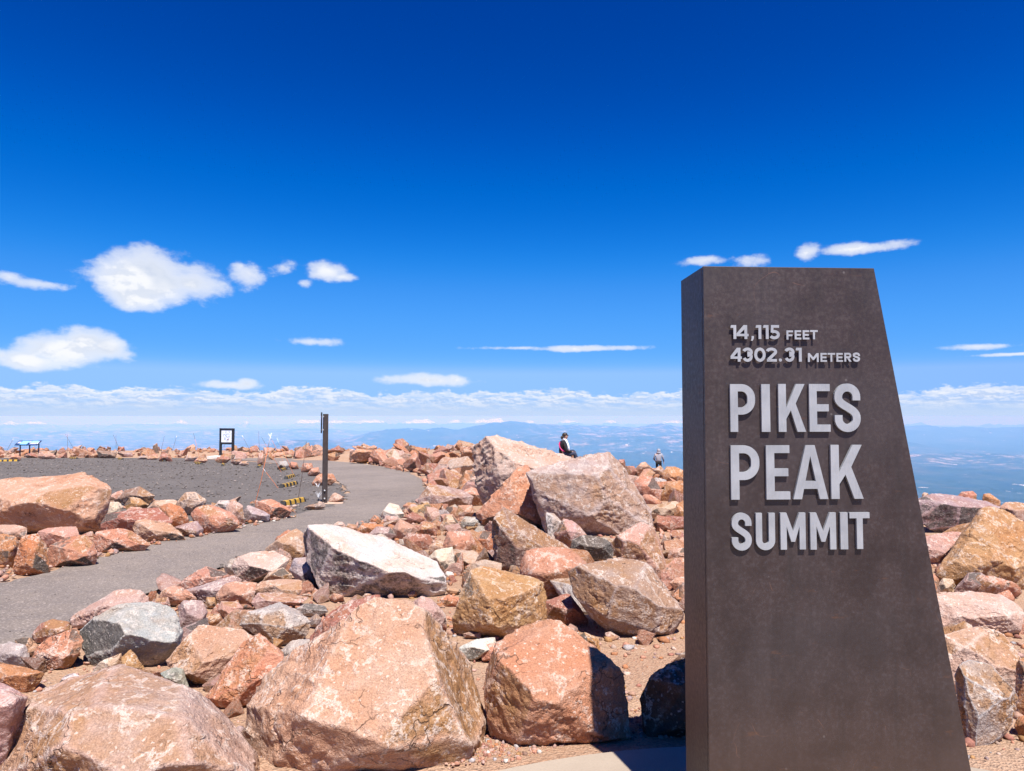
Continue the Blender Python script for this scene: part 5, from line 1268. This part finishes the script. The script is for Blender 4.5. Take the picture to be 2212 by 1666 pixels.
# ------------------------------------------------------------------ posts, boards and wheel stops
M_BROWN = plain('dark_brown_steel', (0.055, 0.040, 0.036), 0.5, 0.0, .2, 12.0, .06)
M_BLACK = plain('black_paint', (0.020, 0.019, 0.020), 0.5, 0.0, .2, 14.0, .05)
M_GALV = plain('galvanised_bolt', (0.52, 0.52, 0.52), 0.4, .5, .1, 60.0, .05)
M_PAD = plain('pale_pad_concrete', (0.62, 0.58, 0.53), 0.85, 0.0, .1, 9.0, .15)
M_PADP = plain('pink_pad_stone', (0.50, 0.34, 0.25), 0.85, 0.0, .12, 9.0, .2)
M_RUB = plain('black_rubber', (0.022, 0.021, 0.021), 0.75, 0.0, .25, 25.0, .2)
M_YEL = plain('yellow_reflector', (0.52, 0.30, 0.035), 0.5, 0.0, .12, 30.0, .1)
M_ORG = plain('orange_fibreglass', (0.62, 0.16, 0.04), 0.5, 0.0, .12, 10.0, 0)
M_ROD = plain('dark_rod', (0.10, 0.06, 0.045), 0.5, 0.0, .2, 10.0, 0)
M_WHT = plain('white_reflective_tape', (0.80, 0.80, 0.80), 0.5, 0.0, .05, 10.0, 0)

def tall_post():
    b = ground_at(702, 1089); zt = at(702, 894.5, b.y).z
    o = empty('sign_post', (b.x, b.y, b.z), R(24)); H = zt - b.z
    tag(o, 'tall dark brown steel post beside the path with a small sign seen edge on', 'post')
    p = MB(); p.box((0, 0, H / 2), (.115, .012, H)); p.box((-.0515, .05, H / 2), (.012, .086, H)); p.box((.0515, .05, H / 2), (.012, .086, H)); p.box((.03, -.0105, H / 2), (.008, .009, H - .01))
    p.build('beam', M_BROWN, o, bevel=.0015)
    s = MB().box((-.10, .02, H - .21), (.018, .30, .50), Matrix.Rotation(R(-12), 3, 'Z')).build('sign_plate', M_BLACK, o, bevel=.002)
    for z_ in (H - .38, H - .06): MB().box((-.075, .0, z_), (.05, .03, .03)).build('bracket', M_GALV, o)
    for z_ in (.13, .32):
        k = MB(); k.tube([(-.015, -.005, z_), (-.015, -.030, z_)], .022, 10); k.tube([(-.015, -.030, z_), (-.015, -.042, z_), (-.015, -.048, z_)], [.019, .013, .004], 10)
        k.build('bolt', M_GALV, o, smooth=True)
    MB().box((.14, .06, -.01), (.62, .40, .07), Matrix.Rotation(R(-16), 3, 'Z'), .97).build('footing', M_PADP, o, bevel=.006)
tall_post()

def map_board():
    d = 52.0; zb = at(490, 985, d).z; zt = at(490, 927.3, d).z; H = zt - zb
    c = at(489.5, 985, d)
    o = empty('map_board', (c.x, c.y, zb), R(-14))
    tag(o, 'black framed map board on two posts standing on a white pad behind the lot', 'map board')
    Wd = 1.16 / math.cos(R(14)); hw = Wd / 2
    MB().box((0, 0, -.16), (2.3, 1.5, .32), None, .98).build('pad', M_PAD, o, bevel=.01)
    for sx in (-1, 1):
        MB().box((sx * (hw - .07), 0, H / 2), (.14, .16, H)).build('post', M_BLACK, o, bevel=.005)
        MB().box((sx * (hw - .07), -.01, .02), (.22, .26, .04)).build('base_plate', M_GALV, o, bevel=.004)
    MB().box((0, 0, H + .03), (Wd + .02, .17, .07)).build('top_rail', M_BLACK, o, bevel=.005)
    MB().box((0, 0, H * .47), (Wd - .282, .12, .15)).build('middle_rail', M_BLACK, o, bevel=.005)
    MB().box((0, 0, .12), (Wd - .282, .10, .10)).build('bottom_rail', M_BLACK, o, bevel=.005)
    pw, z0, z1_ = Wd - .284, H * .47 + .077, H - .007
    panel = MB().box((0, -.02, (z0 + z1_) / 2), (pw, .03, z1_ - z0)).build('map_panel', plain('map_sheet', (0.80, 0.83, 0.87), .5, 0, .04, 8, 0), o)
    inkb = plain('map_ink_blue', (0.14, 0.20, 0.34), .6, 0, .1, 20, 0); inkr = plain('map_ink_red', (0.35, 0.07, 0.10), .6, 0, .1, 20, 0); inkd = plain('map_ink_dark', (0.05, 0.06, 0.09), .6, 0, .1, 20, 0)
    def pos(u, v): return (-pw / 2 + u * pw, -.040, z1_ - v * (z1_ - z0))
    def line(pts, r, mat, nm='print_line', close=False):
        q = [pos(*p) for p in pts]
        if close: q.append(q[0])
        MB().tube(q, r, 4).build(nm, mat, panel)
    line([(.22, .42), (.30, .38), (.40, .44), (.44, .52), (.43, .66), (.38, .72), (.30, .68), (.26, .56), (.22, .48)], .012, inkb, close=True)
    line([(.44, .44), (.52, .38), (.66, .34), (.74, .42), (.73, .54), (.64, .60), (.50, .58)], .012, inkb, close=True)
    line([(.26, .76), (.38, .78), (.54, .92), (.62, .80), (.74, .66), (.78, .52)], .010, inkb)
    line([(.42, .10), (.44, .30)], .012, inkd); line([(.80, .12), (.78, .30)], .012, inkd)
    line([(.56, .76), (.62, .76)], .028, inkr, 'print_patch'); line([(.70, .70), (.73, .76), (.66, .82), (.62, .94)], .012, inkr)
    MB().box((0, -.038, z1_ - .035), (pw - .02, .006, .055)).build('title_bar', inkd, panel)
    rr = random.Random(2)
    for k in range(22):
        u = rr.choice((rr.uniform(.06, .2), rr.uniform(.82, .95), rr.uniform(.25, .75))); v = rr.uniform(.14, .34) if .22 < u < .8 else rr.uniform(.2, .92)
        line([(u, v), (u + rr.uniform(.02, .05), v)], .006, inkb, 'print_mark')
map_board()

def blue_panel():
    d = 54.0; c = at(60.5, 976, d); g_ = gz(c.x, d)
    o = empty('wayside_panel', (c.x, d, g_), R(9))
    zt = at(60, 952.8, d).z - g_; zl = at(60, 961.5, d).z - g_
    tag(o, 'low blue interpretive panel with a slanted top on three legs at far left', 'panel')
    blue = plain('panel_blue', (0.025, 0.10, 0.30), .45, 0, .15, 5, 0); navy = plain('panel_navy', (0.02, 0.035, 0.09), .45, 0, .15, 5, 0)
    lite = plain('picture_cyan', (0.25, 0.62, 0.85), .5, 0, .1, 4, 0); lil = plain('picture_lilac', (0.42, 0.45, 0.72), .5, 0, .15, 9, 0); wh = plain('picture_white', (0.75, 0.78, 0.82), .5, 0, .05, 9, 0)
    W2 = .80; dy = .36; ang = math.atan2(zt - zl, dy * 2); rot = Matrix.Rotation(ang, 3, 'X'); L = math.hypot(dy * 2, zt - zl)
    zc = (zt + zl) / 2
    top = MB().box((0, 0, zc), (W2 * 2, L, .05), rot).build('slanted_top', navy, o, bevel=.006)
    def pic(u0, u1, v0, v1, mat, nm='picture'):
        p = rot @ Vector(((u0 + u1 - 1) * W2, ((v0 + v1) / 2 - .5) * L, .0285))
        MB().box((p.x, p.y, p.z + zc), ((u1 - u0) * 2 * W2, (v1 - v0) * L, .004), rot).build(nm, mat, top)
    pic(.02, .98, .04, .10, blue, 'border'); pic(.02, .98, .90, .97, blue, 'border')
    pic(.04, .17, .35, .75, lil); pic(.19, .50, .14, .88, lite); pic(.52, .60, .5, .85, lil); pic(.62, .90, .50, .88, lite); pic(.62, .90, .16, .48, lil); pic(.92, .97, .2, .5, wh); pic(.92, .97, .55, .8, lil)
    for x in (-.62, 0.05, .70):
        lg = MB(); lg.box((x, .12, (zc - .05) / 2 - .1), (.07, .07, zc + .12)); lg.build('leg', navy, o, bevel=.004)
        MB().box((x, -.02, zc - .06), (.06, .5, .05), rot).build('bracket', navy, o)
blue_panel()

STOPS = [((-2, 997.5), (36, 997.0), 'leftmost'), ((141, 990.0), (178, 992.6), 'second from the left'), ((248, 991), (274, 995), 'third from the left'), ((339, 995), (363, 999), 'fourth from the left'),
         ((417, 1001), (441, 1004.5), 'left of the map board'), ((477, 1011), (485, 1002), 'in front of the map board'), ((552, 1015), (566, 1005), 'right of the map board'), ((599, 1021), (623, 1012.5), 'fourth nearest to the tall post'),
         ((605, 1040), (644, 1027), 'third nearest to the tall post'), ((595, 1058), (649, 1044), 'second nearest to the tall post'), ((611, 1094), (653, 1084.5), 'nearest to the tall post')]
for (a, b, which) in STOPS:
    A_, B2 = ground_at(*a), ground_at(*b); c = (A_ + B2) / 2; v = B2 - A_; L = min(1.83, max(1.25, Vector((v.x, v.y)).length))
    o = empty('wheel_stop', (c.x, c.y, gz(c.x, c.y) + .012), math.atan2(v.y, v.x))
    o.rotation_euler[1] = math.atan(SLOPE) * math.sin(math.atan2(v.y, v.x))
    far = 'across the lot' if a[0] < 400 else 'at the edge of the lot'
    tag(o, 'wheel stop ' + far + ', ' + which, 'wheel stop', 'striped wheel stops round the lot')
    pr = [(-.075, 0), (.075, 0), (.058, .085), (.035, .105), (-.035, .105), (-.058, .085)]
    def prism(x0, x1, grow=0.0, sl=0.0):
        n = len(pr); m = MB()
        m.add([(x0 + (sl if z > .05 else 0), y * (1 + grow), z * (1 + grow)) for y, z in pr] + [(x1 - (sl if z > .05 else 0), y * (1 + grow), z * (1 + grow)) for y, z in pr],
              [tuple(range(n))[::-1], tuple(range(n, 2 * n))] + [(i, (i + 1) % n, n + (i + 1) % n, n + i) for i in range(n)])
        return m
    prism(-L / 2, L / 2, 0, .07).build('body', M_RUB, o)
    for k in range(4):
        xm = -L / 2 + L * (k + .75) / 4.5
        prism(xm - .085, xm + .085, .045).build('stripe', M_YEL, o)
ROD_L = [((85, 232), (38, 318), 'w', 'leaning right at the far left of the lot'), ((425, 208), (422, 345), 'd', 'upright, right of the blue panel'), ((410, 205), (460, 292), 'd', 'leaning left behind the upright marker right of the blue panel'),
         ((730, 208), (730, 330), 'd', 'upright, behind the far wheel stops'), ((713, 210), (757, 318), 'd', 'leaning left across an upright marker'), ((1035, 217), (1015, 300), 'd', 'short, leaning right on the far rim'),
         ((1113, 215), (1088, 300), 'w', 'with a white sleeve on the far rim'), ((1218, 200), (1262, 385), 'o', 'leaning left, left of the map board'), ((1412, 258), (1400, 398), 'o', 'in front of the map board'),
         ((1522, 210), (1590, 345), 'w', 'leaning left just right of the map board'), ((1628, 188), (1632, 398), 'd', 'upright, beside the upright pink stone'), ((1645, 222), (1772, 448), 'o', 'leaning left at the lot corner'),
         ((1708, 198), (1604, 652), 'o', 'longest orange, leaning right near the tall post'), ((1687, 196), (1805, 425), 'w', 'with white sleeve leaning left near the tall post'), ((1742, 230), (1852, 470), 'o', 'leaning left above the wheel stops near the tall post'),
         ((1928, 252), (1872, 640), 'b', 'dark, leaning right just left of the tall post'), ((1655, 420), (1752, 548), 'o', 'low, leaning left over a wheel stop')]
for (t_, b_, kd, which) in ROD_L:
    B2 = ground_at(b_[0] * .3432, 867.5 + b_[1] * .3432)
    if B2.y > 56: B2 = at(b_[0] * .3432, 867.5 + b_[1] * .3432, 52.0)
    T_ = at(t_[0] * .3432, 867.5 + t_[1] * .3432, B2.y)
    o = empty('marker_rod', B2)
    col = {'o': 'orange', 'w': 'orange and white', 'd': 'dark', 'b': 'brown'}[kd]
    tag(o, 'thin ' + col + ' marker rod ' + which, 'marker rod', 'flexible marker rods round the lot')
    v = T_ - B2; r = max(.006, B2.y * .00019)
    f = .80 if kd in 'ow' else 1.0
    foot = Vector((0, 0, gz(B2.x, B2.y) - B2.z - .05)) if B2.y < 50 else Vector((0, 0, -.3))
    bend = Vector((v.z * .02, 0, 0))
    MB().tube([foot, v * .02, v * .4 * f + bend * .5, v * f], r, 6).build('shaft', {'o': M_ORG, 'w': M_ORG if B2.y < 40 else M_ROD, 'd': M_ROD, 'b': M_ROD}[kd], o, smooth=True)
    if kd == 'w': MB().tube([v * f, v * .97], r * 1.9, 6).build('sleeve', M_WHT, o, smooth=True)
    elif kd == 'o': MB().tube([v * f, v], r * 1.05, 6).build('tip', M_ROD if B2.y > 30 else M_WHT, o, smooth=True)
# bristly white tufts by the post
for (px, py, lab) in ((688, 1075, 'small white bristle tuft at the foot of the tall post'), (687, 1053, 'small white bristle tuft on the gravel above the foot of the tall post')):
    g_ = ground_at(px, py); rr = random.Random(px + py); m = MB()
    for k in range(14):
        a = rr.uniform(-.9, .9); h = rr.uniform(.09, .17)
        m.tube([(0, 0, -.02), (math.sin(a) * h * .5, rr.uniform(-.03, .03), h * .6), (math.sin(a) * h, rr.uniform(-.05, .05), h)], [.004, .003, .001], 4)
    t_ = m.build('bristle_tuft', M_WHT); t_.location = g_
    tag(t_, lab, 'tuft')

# ------------------------------------------------------------------ people
M_SKIN = plain('skin', (0.50, 0.28, 0.20), .55, 0, .08, 20, 0); M_HAIR = plain('dark_hair', (0.035, 0.022, 0.015), .45, 0, .4, 60, .3)
M_JB = plain('black_jacket_cloth', (0.014, 0.013, 0.015), .8, 0, .3, 20, .3); M_WC = plain('white_cloth', (0.72, 0.73, 0.76), .8, 0, .05, 20, .2)
M_JEAN = plain('dark_blue_jeans', (0.035, 0.042, 0.075), .85, 0, .3, 40, .3); M_PINKC = plain('magenta_strap', (0.55, 0.03, 0.16), .6, 0, .1, 20, 0)
M_JG = plain('grey_jacket_cloth', (0.27, 0.27, 0.31), .85, 0, .12, 14, .3); M_JD = plain('dark_grey_cloth', (0.10, 0.10, 0.13), .85, 0, .12, 14, .3); M_BP = plain('black_trousers', (0.012, 0.012, 0.014), .85, 0, .2, 20, .2)
M_SHOE = plain('shoe', (0.25, 0.25, 0.27), .6, 0, .2, 20, .1)
def skinned(name, chains, mat, parent, sub=2):
    """a continuous surface grown round connected joints; chains are lists of (key, co, radius)"""
    bm = bmesh.new(); sk = bm.verts.layers.skin.verify(); vs = {}
    for ch in chains:
        prev = None
        for key, co, r in ch:
            if key not in vs:
                v_ = bm.verts.new(co); rr = r if isinstance(r, tuple) else (r, r); v_[sk].radius = rr
                vs[key] = v_
                if len(vs) == 1: v_[sk].use_root = True
            if prev is not None and prev != key:
                try: bm.edges.new((vs[prev], vs[key]))
                except ValueError: pass
            prev = key
    me = bpy.data.meshes.new(name); bm.to_mesh(me); bm.free()
    o = link(name, me, mat, parent)
    o.modifiers.new('skin', 'SKIN').use_smooth_shade = True
    o.modifiers.new('sub', 'SUBSURF').levels = sub; o.modifiers['sub'].render_levels = sub
    dg = bpy.context.evaluated_depsgraph_get()
    m2 = bpy.data.meshes.new_from_object(o.evaluated_get(dg))
    o.modifiers.clear(); o.data = m2
    if not m2.materials: m2.materials.append(mat)
    return o
def hand(prefix, wrist, d, side, k=1.0):
    """palm, four fingers and a thumb, slightly curled"""
    d = Vector(d).normalized(); s = Vector(side).normalized(); n = d.cross(s); w_ = Vector(wrist)
    palm = w_ + d * .075 * k; ch = [[(prefix + 'w', w_, .027 * k), (prefix + 'p', palm, (.036 * k, .017 * k))]]
    for i, (off, ln) in enumerate(((-.030, .062), (-.010, .074), (.010, .070), (.030, .055))):
        a = palm + s * off * k + d * .012 * k; b = a + d * ln * .6 * k; c = b + (d * .8 + n * .6) * ln * .45 * k
        ch.append([(prefix + 'p', palm, 0), (prefix + 'f%da' % i, a, .010 * k), (prefix + 'f%db' % i, b, .0085 * k), (prefix + 'f%dc' % i, c, .007 * k)])
    a = w_ + d * .03 * k - s * .032 * k; b = a + (d * .7 - s * .6) * .045 * k
    ch.append([(prefix + 'w', w_, 0), (prefix + 't0', a, .012 * k), (prefix + 't1', b, .009 * k)])
    return ch
def ball(c, r, rot=None, lvl=3):
    v, f = ico(lvl); m = MB(); c = Vector(c)
    return m.add([c + Vector((p[0] * r[0], p[1] * r[1], p[2] * r[2])) for p in v], [tuple(int(i) for i in q) for q in f])
def seated():
    d = 26.5; seat = at(1217, 987.0, d)
    o = empty('person', seat, R(12)); o.scale = (1.1, 1.1, 1.1)
    tag(o, 'person in black jacket with white stripe and magenta strap seated on the rocks, facing right', 'person')
    tor = [('pel', (0, 0, .10), (.135, .15)), ('wai', (-.02, 0, .24), (.105, .13)), ('che', (-.01, 0, .42), (.115, .155)), ('nk0', (.03, 0, .54), (.075, .10)), ('nk', (.055, 0, .595), .052), ('jaw', (.085, 0, .655), (.066, .064)), ('hd', (.075, 0, .735), (.088, .076)), ('top', (.065, 0, .79), (.06, .055))]
    legs = [[('pel', 0, 0), ('hl', (.06, .10, .09), .095), ('kl', (.40, .09, .20), .066), ('cl', (.46, .08, 0.0), .058), ('al', (.46, .07, -.20), .040), ('tl', (.60, .06, -.235), .034)],
            [('pel', 0, 0), ('hr', (.06, -.10, .09), .095), ('kr', (.38, -.12, .12), .066), ('cr', (.44, -.12, -.08), .056), ('ar', (.46, -.12, -.26), .040), ('tr', (.60, -.13, -.295), .034)]]
    arms = [[('che', 0, 0), ('sl', (.0, .19, .46), .058), ('el', (.06, .24, .22), .043), ('lw', (.28, .12, .20), .028)], [('che', 0, 0), ('sr', (.0, -.19, .46), .058), ('er', (.04, -.25, .21), .043), ('rw', (.28, -.13, .17), .028)]]
    body = [tor] + legs + [[(k, c, r * .8 if not isinstance(r, tuple) else r) for k, c, r in a] for a in arms] + hand('l', (.28, .12, .20), (.9, -.3, -.2), (0, 1, 0)) + hand('r', (.28, -.13, .17), (.9, .3, -.1), (0, -1, 0))
    body = [[(('lw' if k == 'lw' else k), c, r) for k, c, r in ch] for ch in body]
    body += [[('hd', 0, 0), ('nose', (.165, 0, .715), .014)], [('hd', 0, 0), ('earr', (.07, -.088, .715), .016)], [('hd', 0, 0), ('earl', (.07, .088, .715), .016)]]
    skinned('body', body, M_SKIN, o)
    g = 1.16
    jk = [[(k, c, tuple(x * g for x in r) if isinstance(r, tuple) else r * g) for k, c, r in tor[:4]]] + [[(k, c, (tuple(x * g for x in r) if isinstance(r, tuple) else r * 1.35)) for k, c, r in a[:3]] + [(a[3][0], Vector(a[2][1]).lerp(Vector(a[3][1]), .93), .040)] for a in arms]
    jk[0][0] = ('pel', (0, 0, .09), (.155, .175))
    j = skinned('jacket', jk, M_JB, o)
    tr = [[('pel', (0, 0, .09), (.14, .155))] + [(k, c, r * 1.17) for k, c, r in l[1:4]] + [(l[4][0], Vector(l[4][1]) + Vector((0, 0, .02)), .052)] for l in legs]
    skinned('trousers', tr, M_JEAN, o)
    for l in legs:
        a = Vector(l[4][1]); b = Vector(l[5][1]); skinned('shoe', [[('a', a + Vector((-.03, 0, -.03)), .045), ('b', a.lerp(b, .5) + Vector((0, 0, -.02)), .045), ('c', b, (.042, .036))]], M_SHOE, o)
    for sy in (-1, 1):     # white stripes down the sleeves
        MB().tube([(.05, sy * .075, .60), (.055, sy * .16, .555), (.085, sy * .235, .46), (.11, sy * .265, .34), (.125, sy * .285, .225)], [.03, .036, .036, .033, .028], 8).build('sleeve_stripe', M_WC, j, smooth=True)
    MB().tube([(.03, .10, .585), (-.02, .0, .60), (.03, -.10, .585)], .032, 8).build('collar', M_WC, j, smooth=True)
    MB().tube([(-.01, .14, .55), (-.105, .08, .50), (-.150, .0, .43), (-.150, -.08, .33), (-.10, -.155, .24), (.0, -.19, .19)], .021, 8).build('strap', M_PINKC, o, smooth=True)
    h = ball((.055, 0, .755), (.098, .092, .085)); h.add([(p[0] * .045 - .055, p[1] * .05, p[2] * .06 + .665) for p in ico(2)[0]], [tuple(int(i) for i in q) for q in ico(2)[1]]); h.add([(p[0] * .04 - .02, p[1] * .07, p[2] * .05 + .69) for p in ico(2)[0]], [tuple(int(i) for i in q) for q in ico(2)[1]])
    h.build('hair', M_HAIR, o, smooth=True)
    gl = MB().box((.155, 0, .735), (.022, .13, .036)); gl.box((.11, -.078, .742), (.10, .008, .010)); gl.box((.11, .078, .742), (.10, .008, .010)); gl.build('sunglasses', M_BLACK, o, bevel=.004)
    # what the person sits on
    rr = random.Random(44)
    sc = scatter(rr, seat.x - .05, seat.y + .15, .62, 'boulder the seated person sits on, hidden behind the big pale tilted slab', 'rocks near the rim between the two people', keys=['sal'], cat='boulder', name='boulder')
    sc.rotation_euler = (0, 0, .3); sc.scale = (.85, .75, .62); sc.location.z = seat.z - .335
    scatter(rr, seat.x + .72, seat.y + .1, .36, 'small rock under the feet of the seated person', 'rocks near the rim between the two people', keys=['sal']).location.z = seat.z - .55
seated()
def standing():
    d = 44.0; hd = at(1422.5, 969.5, d); x = hd.x; Ht = 1.70
    fz = hd.z - Ht
    o = empty('person', (x, d, fz), R(-8))
    tag(o, 'person in grey hooded jacket and black trousers standing beyond the rim, seen from behind', 'person')
    tor = [('pel', (0, 0, .90), (.15, .115)), ('wai', (0, .01, 1.06), (.13, .10)), ('che', (.0, .03, 1.26), (.165, .115)), ('nk0', (.0, .05, 1.40), (.10, .08)), ('nk', (.01, .07, 1.455), .052), ('jaw', (.015, .10, 1.51), (.064, .066)), ('hd', (.015, .10, 1.59), (.076, .088)), ('top', (.015, .10, 1.645), (.055, .06))]
    legs = [[('pel', 0, 0), ('hl', (-.095, 0, .84), .095), ('kl', (-.11, .04, .47), .062), ('cl', (-.11, .0, .30), .058), ('al', (-.11, -.02, .09), .04), ('tl', (-.12, .13, .045), .036)],
            [('pel', 0, 0), ('hr', (.095, 0, .84), .095), ('kr', (.13, .09, .48), .062), ('cr', (.14, .06, .30), .058), ('ar', (.14, .03, .09), .04), ('tr', (.15, .18, .045), .036)]]
    arms = [[('che', 0, 0), ('sl', (-.20, .04, 1.33), .06), ('el', (-.27, .06, 1.07), .045), ('lw', (-.20, .20, .93), .029)], [('che', 0, 0), ('sr', (.20, .04, 1.33), .06), ('er', (.275, .02, 1.07), .045), ('rw', (.32, .06, .84), .029)]]
    body = [tor] + legs + [[(k, c, r * .8 if not isinstance(r, tuple) else r) for k, c, r in a] for a in arms] + hand('l', (-.20, .20, .93), (.3, .8, -.4), (1, 0, 0)) + hand('r', (.32, .06, .84), (.1, .1, -1), (0, 1, 0))
    body += [[('hd', 0, 0), ('nose', (.015, .20, 1.575), .014)], [('hd', 0, 0), ('el1', (-.07, .10, 1.575), .016)], [('hd', 0, 0), ('er1', (.10, .10, 1.575), .016)]]
    skinned('body', body, M_SKIN, o)
    jk = [[('pel', (0, .0, .86), (.185, .15)), ('wai', (0, .01, 1.06), (.165, .13)), ('che', (0, .03, 1.26), (.185, .14)), ('nk0', (0, .05, 1.40), (.12, .10))], [('che', 0, 0), ('sl', (-.205, .04, 1.34), .075), ('el', (-.275, .06, 1.07), .062), ('lw', (-.21, .19, .95), .045)],
          [('che', 0, 0), ('sr', (.205, .04, 1.34), .075), ('er', (.28, .02, 1.07), .062), ('rw', (.315, .055, .90), .042)]]
    j = skinned('jacket', jk, M_JG, o)
    MB().box((.0, .0, .865), (.33, .28, .05), None, .96).build('hem', M_JG, j, bevel=.02)
    MB().tube([(.26, -.045, 1.18), (.295, -.045, 1.02), (.325, .0, .90)], [.03, .04, .03], 8).build('side_panel', M_JD, j, smooth=True)
    MB().tube([(-.25, -.02, 1.20), (-.30, .02, 1.05), (-.26, .12, .97)], [.03, .042, .03], 8).build('side_panel', M_JD, j, smooth=True)
    h = ball((.015, .075, 1.57), (.118, .128, .140)); h.build('hood', M_JG, j, smooth=True)
    MB().tube([(-.11, .03, 1.45), (.0, -.035, 1.44), (.13, .03, 1.45)], .062, 8).build('hood_collar', M_JG, j, smooth=True)
    MB().tube([(-.095, .03, 1.555), (.015, -.04, 1.54), (.125, .03, 1.555)], .010, 6).build('hood_seam', M_JD, j, smooth=True)
    tr = [[('pel', (0, 0, .88), (.155, .12))] + [(k, c, r * 1.2) for k, c, r in l[1:4]] + [(l[4][0], l[4][1], .055)] for l in legs]
    skinned('trousers', tr, M_BP, o)
    for l in legs:
        a = Vector(l[4][1]); b = Vector(l[5][1]); skinned('shoe', [[('a', a + Vector((0, -.03, -.03)), .048), ('b', a.lerp(b, .5) + Vector((0, 0, -.02)), .046), ('c', b, (.042, .036))]], M_SHOE, o)
    print('standing person: foot', round(fz, 2), 'ground', round(gz(x, d), 2))
    rr = random.Random(45)
    s = scatter(rr, x, d + .05, .8, 'rock under the feet of the standing person', 'rocks near the rim between the two people', keys=['sal']); s.rotation_euler = (0, 0, .4); s.scale = (.9, .8, .6); s.location.z = fz - .32
standing()

# ------------------------------------------------------------------ say which rock is which
def describe():
    def pix(p): return CX + p[0] / p[1] * F_PX, 899 - (p[2] - EYE) / p[1] * F_PX
    shared = {}
    for o in COL.objects:
        if o.parent is None and 'label' in o and 'group' in o and o.type == 'MESH' and 'kind' not in o:
            shared.setdefault(o['label'], []).append(o)
    cut = (' with ', ' between ', ' on ', ' behind ', ' beside ', ' at ', ' in ', ' of ', ' under ', ' left ', ' right ', ' below ', ' above ', ' against ', ' leaning ', ' lying ', ' half ', ' wholly ', ' cut ', ' standing ', ' just ', ' right', ',', ' hidden', ' pointing', ' across', ' near', ' by ', ' tucked', ' peeping')
    anchors = []; seen = {}
    for o in COL.objects:
        if o.parent is not None or 'label' not in o or 'kind' in o or o.get('group') and o['category'] in ('rock', 'stone', 'marker rod'): continue
        if o.get('category') in ('tuft', 'marker rod', 'wheel stop', 'haze'): continue
        s = o['label']
        if o['category'] == 'person': s = 'seated person' if 'seated' in s else 'standing person'
        elif o['category'] == 'post': s = 'tall post'
        elif o['category'] == 'monument': s = 'monument'
        elif o['category'] == 'panel': s = 'blue panel'
        elif o['category'] == 'map board': s = 'map board'
        else:
            for c in cut:
                k = s.find(c)
                if k > 9: s = s[:k]
            s = ' '.join(s.split()[:6])
        seen[s] = seen.get(s, 0) + 1
        anchors.append((s, o))
    anchors = [(s, o) for s, o in anchors if seen[s] == 1 and len(s.split()) > 1 or s == 'monument']
    apx = [(s,) + pix(o.matrix_basis.translation) for s, o in anchors]
    names = {'sal': 'salmon', 'pink': 'pink', 'grey': 'grey', 'white': 'white', 'och': 'ochre', 'org': 'orange', 'tan': 'tan', 'red': 'red brown', 'brn': 'brown', 'pale': 'pale', 'dark': 'dark', 'mauve': 'lilac grey'}
    used = set(o['label'] for o in COL.objects if 'label' in o)
    for lab, os_ in shared.items():
        if len(os_) < 2: continue
        for o in sorted(os_, key=lambda q: -q.scale[0] / q.location.y):
            c = Vector(o.color[:3]); c = c / c.length
            tone = names[min(TINT, key=lambda k: (Vector(TINT[k]) / Vector(TINT[k]).length - c).length + .4 * abs(Vector(TINT[k]).length - Vector(o.color[:3]).length))]
            x, y = pix(o.location); r = o.scale[0] / o.location.y * F_PX
            size = 'tiny' if r < 7 else 'small' if r < 16 else 'mid sized' if r < 28 else 'large'
            near = sorted(apx, key=lambda a: math.hypot(a[1] - x, 1.6 * (a[2] - y)))[:14]
            done = False
            for s, ax, ay in near:
                dx_, dy_ = x - ax, y - ay
                rel = ('left of' if dx_ < 0 else 'right of') if abs(dx_) > 1.5 * abs(dy_) else ('above' if dy_ < 0 else 'below') if abs(dy_) > 1.5 * abs(dx_) else ('upper ' if dy_ < 0 else 'lower ') + ('left of' if dx_ < 0 else 'right of')
                for how in ('', 'just ', 'well '):
                    t_ = '%s %s %s %s%s the %s' % (size, tone, o['category'], how, rel, s)
                    if (how == 'just ') == (math.hypot(dx_, dy_) < 60) or how == '':
                        if t_ not in used and len(t_.split()) <= 16:
                            o['label'] = t_; used.add(t_); done = True; break
                if done: break
describe()
